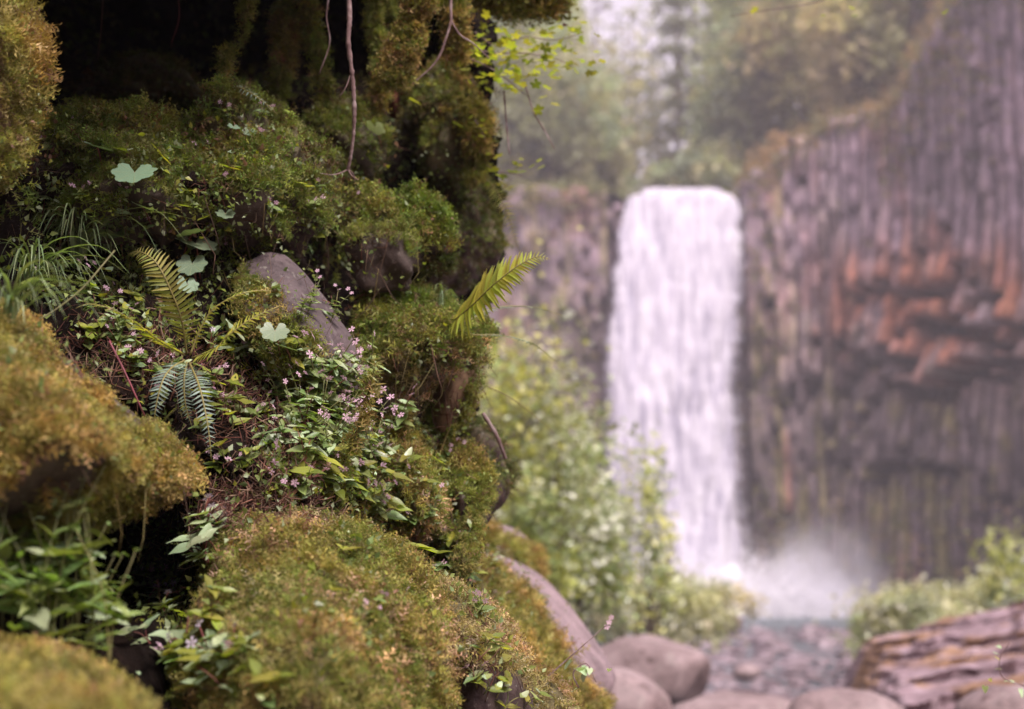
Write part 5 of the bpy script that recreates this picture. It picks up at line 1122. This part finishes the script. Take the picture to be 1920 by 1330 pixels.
# ---- sword ferns: fern > frond > pinna
def pinna_mesh(mat, seed=0):
    r_ = np.random.RandomState(seed); xs = np.linspace(0, 1, 7); hw = np.array([.055, .085, .08, .068, .052, .03, .002]); V = []
    for x, w_ in zip(xs, hw): V += [(x, w_ + .01 * math.sin(x * 25), .05 * x * (1 - x) + .01), (x, 0, -.012), (x, -w_ * .9, .05 * x * (1 - x) + .01)]
    V = np.array(V); V[:, 2] -= .12 * V[:, 0] ** 2; V[:, 1] += .12 * V[:, 0] ** 2; i = np.arange(6)[:, None] * 3; j = np.arange(2)[None]
    return mk_mesh('pinna', V, np.stack([i + j, i + 3 + j, i + 4 + j, i + j + 1], -1).reshape(-1, 4), mat, smooth=True)
PINNA = {k: [pinna_mesh(mm, s) for s in range(2)] for k, mm in (('g', M_fern), ('y', M_fernY), ('b', M_fernB))}
def frond(root, pts, width, key, pairs=26, facing=None, rach=.0016, stalk=.12, angle=72, joined=False, mat=M_rach):
    """pts: world points of the rachis; width: longest pinna in metres; facing: vector the upper side looks to"""
    o = np.array(root.location); path = spline(np.array(pts), 14) - o; L = np.concatenate([[0], np.cumsum(np.linalg.norm(np.diff(path, axis=0), axis=1))]); L /= L[-1]
    V, F = tube(path[::2], np.linspace(rach, rach * .3, len(path[::2])), 5); fr = link('frond', mk_mesh('frond', V, F, mat, smooth=True), root); fac = np.array(facing if facing is not None else (0, -1, .5), float); parts = []
    for k in range(pairs):
        t = stalk + (1 - stalk) * k / (pairs - 1); p = np.array([np.interp(t, L, path[:, c]) for c in range(3)]); p2 = np.array([np.interp(min(1, t + .03), L, path[:, c]) for c in range(3)]); p1 = np.array([np.interp(max(0, t - .03), L, path[:, c]) for c in range(3)])
        tg = p2 - p1; tg /= np.linalg.norm(tg); z = fac - tg * (fac @ tg); z /= np.linalg.norm(z); y = np.cross(z, tg); u = (t - stalk) / (1 - stalk); ln = width * (min(1, .55 + u * 2.2) * (1 - u ** 2.6) + .04) * HR.uniform(.9, 1.08)
        for s in (1, -1):
            an = math.radians(angle - 22 * u + HR.uniform(-5, 5)); x = tg * math.cos(an) + y * s * math.sin(an) + z * HR.uniform(-.1, .12); x /= np.linalg.norm(x); yy = np.cross(z, x); yy /= np.linalg.norm(yy); zz_ = np.cross(x, yy)
            M4 = Matrix(((x[0], yy[0], zz_[0], p[0]), (x[1], yy[1], zz_[1], p[1]), (x[2], yy[2], zz_[2], p[2]), (0, 0, 0, 1))) @ Matrix.Rotation(HR.uniform(-.25, .25), 4, 'X') @ Matrix.Diagonal((ln, ln * s * max(.75, width * 24 / pairs * 1.25 / max(width * 24 / pairs, 1e-6) * .8), ln, 1))
            if joined:
                me = PINNA[key][0]; vv3 = np.empty(len(me.vertices) * 3, np.float32); me.vertices.foreach_get('co', vv3); vv3 = vv3.reshape(-1, 3); Mn = np.array(M4); parts.append((vv3 @ Mn[:3, :3].T + Mn[:3, 3], np.array([list(q.vertices) for q in me.polygons])))
            else:
                c = bpy.data.objects.new('pinna', PINNA[key][(k + (s > 0)) % 2]); COL.objects.link(c); c.parent = fr; c.matrix_local = M4
    if joined:
        V, F = merge(parts); link('pinnae', mk_mesh('pinnae', V, F, PINNA[key][0].materials[0], smooth=True), fr, kind='stuff')
    return fr
b0 = P(352, 668, 1.93); fern = link('sword_fern', None, loc=b0, label='sword fern with spreading fronds rooted in the litter, in focus left of centre', cat='fern')
def PL(*a): return [P(x, y, d) for x, y, d in a]
frond(fern, PL((350,664,1.93),(340,600,1.90),(318,540,1.88),(292,492,1.88),(262,472,1.90),(240,478,1.92)), .029, 'g', 32, (-.1,-1,.35))
frond(fern, PL((346,666,1.93),(300,640,1.87),(255,606,1.83),(210,580,1.80),(168,570,1.80),(142,578,1.80)), .026, 'y', 28, (.2,-.35,1))
frond(fern, PL((356,666,1.93),(378,612,1.93),(402,578,1.93),(440,556,1.93),(475,546,1.94),(508,545,1.95)), .021, 'y', 26, (.1,-.4,1))
frond(fern, PL((360,672,1.93),(400,656,1.88),(430,628,1.86),(468,600,1.86),(505,582,1.87),(524,574,1.88)), .024, 'y', 28, (-.2,-.8,.9))
frond(fern, PL((346,676,1.92),(322,690,1.87),(306,712,1.84),(296,745,1.83),(290,780,1.83),(293,800,1.84)), .021, 'b', 26, (-.1,-1,.45))
frond(fern, PL((355,680,1.92),(372,720,1.86),(384,768,1.84),(392,815,1.83),(396,862,1.83)), .018, 'b', 26, (.2,-1,.35))
frond(fern, PL((350,680,1.93),(345,715,1.90),(348,760,1.89),(360,800,1.89)), .016, 'b', 20, (-.1,-1,.3))
b1 = P(838, 612, 2.42); f2 = link('sword_fern', None, loc=b1, label='bright yellow-green fern arching out right from the stump over the cliff background', cat='fern')
frond(f2, PL((838,612,2.42),(880,578,2.36),(925,535,2.32),(970,500,2.30),(1005,482,2.30),(1030,486,2.30)), .058, 'y', 46, (-.25,-1,.6), rach=.002, stalk=.04)
frond(f2, PL((838,612,2.42),(880,600,2.42),(920,580,2.44),(965,574,2.46),(1010,578,2.48),(1055,592,2.5)), .020, 'b', 24, (0,-.3,1), stalk=.2, joined=True)
frond(f2, PL((840,618,2.44),(890,628,2.44),(930,628,2.46),(975,636,2.48),(1010,652,2.5),(1045,680,2.52)), .018, 'b', 22, (0,-.3,1), stalk=.25, joined=True)
f3 = link('sword_fern', None, loc=P(902, 330, 3.0), label='small dark fern frond hanging from the top right edge of the bank', cat='fern')
frond(f3, PL((902,330,3.0),(925,350,2.97),(945,385,2.95),(958,420,2.95),(970,460,2.95),(974,475,2.96)), .020, 'g', 26, (-.3,-1,.2), stalk=.1)
f4 = link('sword_fern', None, loc=P(470, 262, 2.34), label='small bluish fern frond on the steep upper hummock', cat='fern')
frond(f4, PL((468,262,2.32),(485,268,2.28),(498,285,2.27),(508,305,2.27),(520,332,2.28)), .020, 'b', 16, (-.1,-1,.5), stalk=.05)
frond(f4, PL((425,160,2.36),(450,165,2.34),(475,178,2.33),(500,196,2.33),(520,215,2.34)), .014, 'b', 16, (0,-.8,1), stalk=.0)
f5 = link('sword_fern', None, loc=P(880, 700, 2.55), label='thin twig-like fern drooping right below the pale fronds', cat='fern')
frond(f5, PL((885,720,2.55),(920,728,2.56),(955,745,2.57),(990,770,2.58),(1040,812,2.6)), .007, 'g', 24, (0,-.5,1), stalk=.1, joined=True)

# ---- grass tufts
def grass(px, py, n, ln, lab, seed, spread=1.0, lean=(0, 0), mat=None, dd=-.02, w=.0015, cat='grass tuft'):
    r_ = np.random.RandomState(seed); h = hit(px, py)
    base = h[0] + np.array([0, dd, 0]); root = link('grass_tuft', None, loc=base, label=lab, cat=cat)
    for k in range(n):
        a = r_.uniform(-2.9, -.2) if r_.rand() < .75 else r_.uniform(0, 6.28); l = ln * r_.uniform(.6, 1.2); s = r_.uniform(.4, 1.0) * spread; st = r_.uniform(-.008, .008, 3)
        dr = np.array([math.cos(a) + lean[0], math.sin(a) * .7 + lean[1], 0]); pth = spline([st, st + dr * l * s * .25 + [0, 0, l * .45], st + dr * l * s * .7 + [0, 0, l * .5], st + dr * l * s * 1.05 + [0, 0, l * r_.uniform(-.05, .4)]], 4)
        t = np.gradient(pth, axis=0); sd_ = np.cross(t, [0, 0, 1]); sd_ /= np.linalg.norm(sd_, axis=1)[:, None] + 1e-9; ww = w * r_.uniform(.6, 1.2) * np.sin(np.linspace(.5, math.pi, len(pth)))[:, None]
        V = np.concatenate([pth + sd_ * ww, pth - [0, 0, .0006], pth - sd_ * ww]); m_ = len(pth); i = np.arange(m_ - 1); F = np.concatenate([np.stack([i, i + 1, i + m_ + 1, i + m_], -1), np.stack([i + m_, i + m_ + 1, i + 2 * m_ + 1, i + 2 * m_], -1)])
        link('blade', mk_mesh('blade', V, F, mat or M_blade, smooth=True), root)
M_blade = leafy('grass_blade', rough=.4, trans=.3, attr=False, base=(.19, .27, .13), spec=.5)
grass(60, 560, 50, .11, 'tuft of broad pale-green grass at the left edge above the slanting boulder', 1, 1.0, (.5, -.2))
grass(150, 500, 50, .12, 'grass tuft behind the one at the left edge, reaching towards the fern', 2, 1.1, (.4, -.2)); grass(210, 470, 50, .10, 'small grass tuft just left of the upright fern frond', 3, 1.0, (.1, -.2))
grass(20, 620, 26, .09, 'grass tuft drooping over the top of the slanting boulder', 4, 1.0, (.5, -.2)); grass(828, 585, 13, .07, 'bright grass tuft on the stump beside the big fern', 5, .55, (.15, 0)); grass(560, 490, 8, .045, 'small bright grass sprig in front of the dark knob shadow', 6, 1.1, (.6, 0)); grass(935, 1095, 7, .05, 'short grass tuft on the mossy flank of the long slab', 7, .3)
M_fls = M_stem
# long arching stem through the grass
sroot = link('long_grass', None, loc=P(30, 618, 1.7), label='long straight grass stem crossing the litter at left', cat='grass')
V, F = tube(spline([np.zeros(3)] + [P(x, y, d) - np.array(sroot.location) for x, y, d in ((90, 590, 1.72), (150, 545, 1.74), (190, 500, 1.76), (215, 470, 1.78))], 6), .0012, 5); link('stem', mk_mesh('stem', V, F, M_stem, smooth=True), sroot)

# ---- twigs, roots and moss-hung branches in front of the dark hollow
def twig(pts, r0, r1, label, name='hanging_twig', cat='twig', mat=None, subs=(), knobs=.25, moss=None, seed=0):
    pts = PL(*pts); o = np.array(pts[0]); path = spline(np.array(pts), 10) - o; r = np.linspace(r0, r1, len(path)) * (1 + knobs * (np.random.RandomState(seed).rand(len(path)) - .3))
    V, F = tube(path, r, 7, seed, .15); root = link(name, mk_mesh(name, V, F, mat or M_twig, smooth=True), loc=o, label=label, cat=cat)
    for sp, rr in subs:
        p2 = spline(np.array(PL(*sp)), 6) - o; V2, F2 = tube(p2, np.linspace(rr, rr * .4, len(p2)), 5); link('side_twig', mk_mesh('side_twig', V2, F2, mat or M_twig, smooth=True), root)
    if moss:
        n, tone, fat, rng_ = moss; V3, F3 = tube(path + o, np.interp(np.linspace(0, 1, len(path)), *fat), 9, seed, .3); F3 = np.concatenate([np.concatenate([f[:, [0, 1, 2]], f[:, [0, 2, 3]]]) if f.shape[1] == 4 else f for f in F3])
        link('moss_mat', mk_mesh('moss_mat', V3 - o, F3, M_mossrock, smooth=True), root)
        add_moss(root, V3, F3, lambda c, n_: np.ones(len(c)), n, tone, .012, seed, 1.0, origin=o)
    return root
twig([(652,-60,2.3),(655,30,2.3),(653,80,2.3),(660,140,2.31),(664,200,2.32),(663,245,2.33),(658,290,2.34),(652,318,2.35)], .0042, .0024, 'grey-pink bare branch hanging straight down in front of the dark hollow', seed=1, knobs=.5,
     subs=[([(652,318,2.35),(640,324,2.34),(622,328,2.33),(600,325,2.33)], .0014), ([(652,318,2.35),(660,330,2.34),(672,338,2.33)], .0016), ([(657,140,2.31),(648,165,2.3),(636,182,2.3)], .0012), ([(652,318,2.35),(662,326,2.35),(666,340,2.35)], .0014)])
twig([(846,-40,2.6),(845,10,2.6),(845,42,2.6),(835,75,2.6),(824,105,2.6),(805,130,2.6),(772,158,2.6)], .003, .0014, 'forked thin branch whose left tip points down at the mossy buttress', seed=2,
     subs=[([(845,38,2.6),(862,65,2.6),(885,80,2.6),(905,98,2.6),(918,110,2.6)], .0022)])
twig([(790,-60,2.55),(788,0,2.55),(775,45,2.55),(758,85,2.55),(745,115,2.55),(738,150,2.55)], .006, .003, 'thick moss-wrapped branch end hanging like a club', name='mossy_branch', cat='branch', seed=3, moss=(15000, 'olive', ([0, .35, .6, .85, 1], [.007, .007, .009, .014, .007]), 0))
twig([(845,-40,2.75),(850,10,2.75),(856,50,2.76),(858,90,2.77),(856,105,2.78)], .004, .002, 'short mossy hanging root right of the forked branch', name='mossy_branch', cat='branch', seed=4, moss=(3500, 'olive', ([0, .5, 1], [.012, .008, .004]), 0))
twig([(700,-60,2.8),(720,0,2.8),(740,40,2.82),(752,75,2.84)], .007, .005, 'mossy brown branch slanting down behind the moss club', name='mossy_branch', cat='branch', seed=5, moss=(4000, 'olive', ([0, 1], [.014, .009]), 0))
twig([(194,-40,2.6),(192,20,2.6),(188,70,2.6),(183,112,2.6)], .0008, .0006, 'single thin reddish rootlet hanging in the black hollow', name='rootlet', cat='root', mat=M_stemred, seed=6)
twig([(470,-30,2.5),(463,20,2.5),(455,60,2.5),(428,88,2.5),(424,110,2.5),(420,150,2.5)], .001, .0016, 'thin knotted vine hanging at the top, left of the bare branch', name='vine', cat='vine', seed=7, moss=(1500, 'olive', ([0, .3, 1], [.006, .002, .003]), 0))
twig([(535,-30,2.7),(534,60,2.7),(528,110,2.7),(522,180,2.7)], .003, .003, 'mossy root strand hanging between the vine and the bare branch', name='mossy_branch', cat='root', seed=8, moss=(5000, 'green', ([0, .4, 1], [.006, .010, .006]), 0))
twig([(575,-40,2.7),(580,40,2.7),(600,110,2.72),(612,190,2.75)], .002, .0015, 'mossy root hanging just left of the bare branch', name='mossy_branch', cat='root', seed=21, moss=(3000, 'green', ([0, .5, 1], [.004, .007, .003]), 0))
twig([(705,-40,2.75),(700,50,2.75),(712,120,2.75),(706,210,2.78)], .002, .0015, 'slim mossy root between the bare branch and the moss club', name='mossy_branch', cat='root', seed=22, moss=(3000, 'olive', ([0, .5, 1], [.005, .006, .003]), 0))
twig([(330,-40,2.7),(336,30,2.7),(322,80,2.7)], .001, .0008, 'short dim rootlet in the upper black hollow', name='rootlet', cat='root', mat=M_stemred, seed=23)
twig([(622,-40,2.5),(612,30,2.5),(618,80,2.5),(598,140,2.5)], .0016, .0008, 'thin crooked bare twig left of the straight hanging branch', seed=24, knobs=.5)
twig([(985,160,2.8),(1000,210,2.8),(1018,240,2.8),(1040,280,2.8)], .0016, .0008, 'curved bare twig over the forest, lower one of two at the bank edge', seed=9, knobs=.6)
twig([(945,170,2.8),(950,240,2.8),(955,290,2.8)], .0018, .001, 'thin vertical twig close to the bank edge over the forest', seed=10, knobs=.6)
twig([(905,775,2.6),(930,815,2.6),(948,860,2.62)], .0042, .003, 'pinkish dead stick leaning on the dark rock at the right edge', name='dead_stick', cat='stick', seed=11)
twig([(640,880,2.0),(672,800,1.98),(690,740,1.97),(702,690,1.97)], .0016, .0011, 'mossy green stem leaning right, in front of the dark gap by the slab', name='leaning_vine', cat='vine', mat=M_stem, seed=12, moss=(500, 'olive', ([0, 1], [.002, .0012]), 0))
twig([(205,640,1.86),(235,700,1.84),(262,760,1.84),(272,782,1.85)], .0013, .0011, 'straight pinkish dead stalk beside the slanting boulder', name='dead_stalk', cat='stick', mat=M_stemred, seed=13)
twig([(872,1062,2.35),(880,1010,2.4),(895,940,2.45),(905,880,2.5)], .004, .003, 'mossy root running down between the two right-hand rocks', name='mossy_branch', cat='root', seed=14, moss=(4000, 'olive', ([0, .5, 1], [.011, .008, .007]), 0))
twig([(892,200,2.95),(896,260,2.95),(892,300,2.95),(888,340,2.95)], .004, .004, 'yellow-brown moss strand hanging down the right side of the buttress', name='mossy_branch', cat='root', seed=15, moss=(5000, 'olive', ([0, .5, 1], [.012, .010, .006]), 0))

# ---- small maple sprays at the top right edge of the bank
def spray_of(pts, n, sz, label, seed, mats, d_sp=.03, cat='branch', name='leafy_branch'):
    r_ = np.random.RandomState(seed); w = PL(*pts); o = np.array(w[0]); path = spline(np.array(w), 8) - o; V, F = tube(path, np.linspace(.0016, .0006, len(path)), 5); root = link(name, mk_mesh(name, V, F, M_twig, smooth=True), loc=o, label=label, cat=cat)
    for k in range(n):
        p = path[r_.randint(2, len(path))] + r_.normal(size=3) * d_sp * [1, .7, .6]; d = r_.normal(size=3) * [1, .8, .3] + [0, -.3, -.1]; d /= np.linalg.norm(d)
        link('leaf', mats[r_.randint(len(mats))], root, loc=p, rot=rotz_to(d, r_.uniform(-.6, .6)), scale=sz * r_.uniform(.7, 1.3))
    return root
MAP = [lobed_mesh('leaf', M_leafyel, 5, s + 30, .1, .35) for s in range(3)]
spray_of([(890,60,2.9),(930,85,2.9),(985,70,2.9),(1040,75,2.9),(1095,62,2.9)], 66, .0105, 'branch of small yellow-green leaves reaching out over the forest at the top', 1, MAP)
spray_of([(880,90,2.85),(930,100,2.85),(985,100,2.85),(1040,110,2.85),(1075,125,2.85)], 74, .011, 'second leafy yellow-green branch just under the topmost one', 2, MAP)
spray_of([(880,110,2.8),(915,125,2.8),(945,145,2.8),(975,170,2.8),(990,182,2.8)], 66, .0115, 'bunch of bright leaves drooping at the top right edge of the bank', 3, MAP)
spray_of([(900,300,2.95),(930,320,2.95),(960,325,2.95),(980,330,2.95)], 30, .011, 'small leafy sprig at the bank edge above the hanging fern', 4, MAP)
spray_of([(890,225,2.85),(900,240,2.85),(910,262,2.85)], 12, .008, 'few round leaves beside the moss strand at the bank edge', 5, MAP, .014)
spray_of([(1880,-30,3.4),(1600,-20,3.4),(1530,5,3.4),(1420,22,3.4),(1370,30,3.4)], 14, .011, 'out-of-focus leafy twig hanging in from the top edge over the forest', 6, MAP, .06)
spray_of([(1930,1290,2.7),(1880,1270,2.7),(1875,1235,2.7),(1893,1205,2.7)], 10, .016, 'blurred leafy seedling at the lower right edge', 7, LEAVY + LEAVP, .02, cat='seedling', name='seedling')
spray_of([(1085,1290,2.3),(1075,1262,2.3),(1100,1245,2.3),(1118,1280,2.3)], 7, .022, 'drooping pale herb leaning over the round boulder at lower centre', 8, LEAVP, .012, cat='herb', name='drooping_herb')
spray_of([(1010,1285,2.3),(1060,1240,2.3),(1100,1205,2.3),(1140,1170,2.3)], 0, .01, 'thin flower stalk leaning right over the smooth boulder', 9, LEAVY, cat='flower stalk', name='flower_stalk')
st = bpy.data.objects[[o.name for o in bpy.data.objects if o.name.startswith('flower_stalk')][0]]
for k in range(3): link('flower', FLW[k % 3], st, loc=P(1138 + k * 4, 1176 - k * 9, 2.3) - np.array(st.location), rot=(1.2, k, 0), scale=.0055)
# the mossy mass with hanging lichen at the top edge
hm = spline([P(900, -60, 3.0), P(940, -50, 3.0), P(990, -45, 3.0), P(1040, -60, 3.0)], 8); V3, F3 = tube(hm, np.array([.03, .05, .06, .06, .05, .03]).repeat(5)[:len(hm)], 12, 4, .3)
F3 = np.concatenate([np.concatenate([f[:, [0, 1, 2]], f[:, [0, 2, 3]]]) if f.shape[1] == 4 else f for f in F3]); hb_ = link('mossy_branch', mk_mesh('mossy_branch', V3, F3, M_mossrock, smooth=True), label='shaggy moss-laden branch along the top edge right of the bank', cat='branch')
add_moss(hb_, V3, F3, lambda c, n_: np.ones(len(c)), 9000, 'olive', .022, 77, 1.6)

band('candylow', [(180, 560), (260, 600), (330, 720), (440, 780), (520, 720)], 22, 40, 40, .9)
band('pale', [(420, 640), (520, 660), (560, 700)], 8, 30, 30, .9)

for k in PROTO:
    for o in list(PROTO[k]):
        if o['_used'] == 0:
            for c in list(o.children): bpy.data.objects.remove(c)
            bpy.data.objects.remove(o)
        else:
            pass
for o in bpy.data.objects:
    if '_used' in o: del o['_used']


# ---- labels: things that share their words are told apart by their order in the picture
ORD = ['', 'first', 'second', 'third', 'fourth', 'fifth', 'sixth', 'seventh', 'eighth', 'ninth', 'tenth', 'eleventh', 'twelfth', 'thirteenth', 'fourteenth', 'fifteenth', 'sixteenth', 'seventeenth', 'eighteenth', 'nineteenth', 'twentieth']
def ordn(k):
    if k <= 20: return ORD[k]
    t, u = divmod(k, 10); T_ = ['', '', 'twenty', 'thirty', 'forty', 'fifty', 'sixty', 'seventy', 'eighty', 'ninety']
    return (T_[t] + '-' + ORD[u]) if u else T_[t].replace('y', 'ieth')
by = {}
for o in bpy.data.objects:
    if o.parent is None and 'label' in o and o.name.split('.')[0] in ('flowering_herb', 'river_stone'): by.setdefault(o['label'], []).append(o)
for lab, L_ in by.items():
    if len(L_) < 2: continue
    L_.sort(key=lambda o: float(proj(np.array(o.location))[0]))
    for k, o in enumerate(L_):
        m = len(L_) - k
        o['label'] = ('leftmost ' if k == 0 else 'rightmost ' if m == 1 else ordn(k + 1) + ' from left, ') + lab
# ---- air: the damp haze of the gorge, one closed box round everything
hv = np.array([[x, y, z] for z in (-3.0, 97.0) for y in (-210., 410.) for x in (-340., 340.)])
hf = np.array([(0, 2, 3, 1), (4, 5, 7, 6), (0, 1, 5, 4), (2, 6, 7, 3), (0, 4, 6, 2), (1, 3, 7, 5)])
hm_ = volmat('haze_air', (.98, .95, 1.0), 0.0012)
link('haze', mk_mesh('haze', hv, hf, hm_), kind='stuff')
for o in bpy.data.objects:
    if o.parent is None and len(str(o.get('label', '')).split()) > 16: print('LONG', len(o['label'].split()), o['label'])
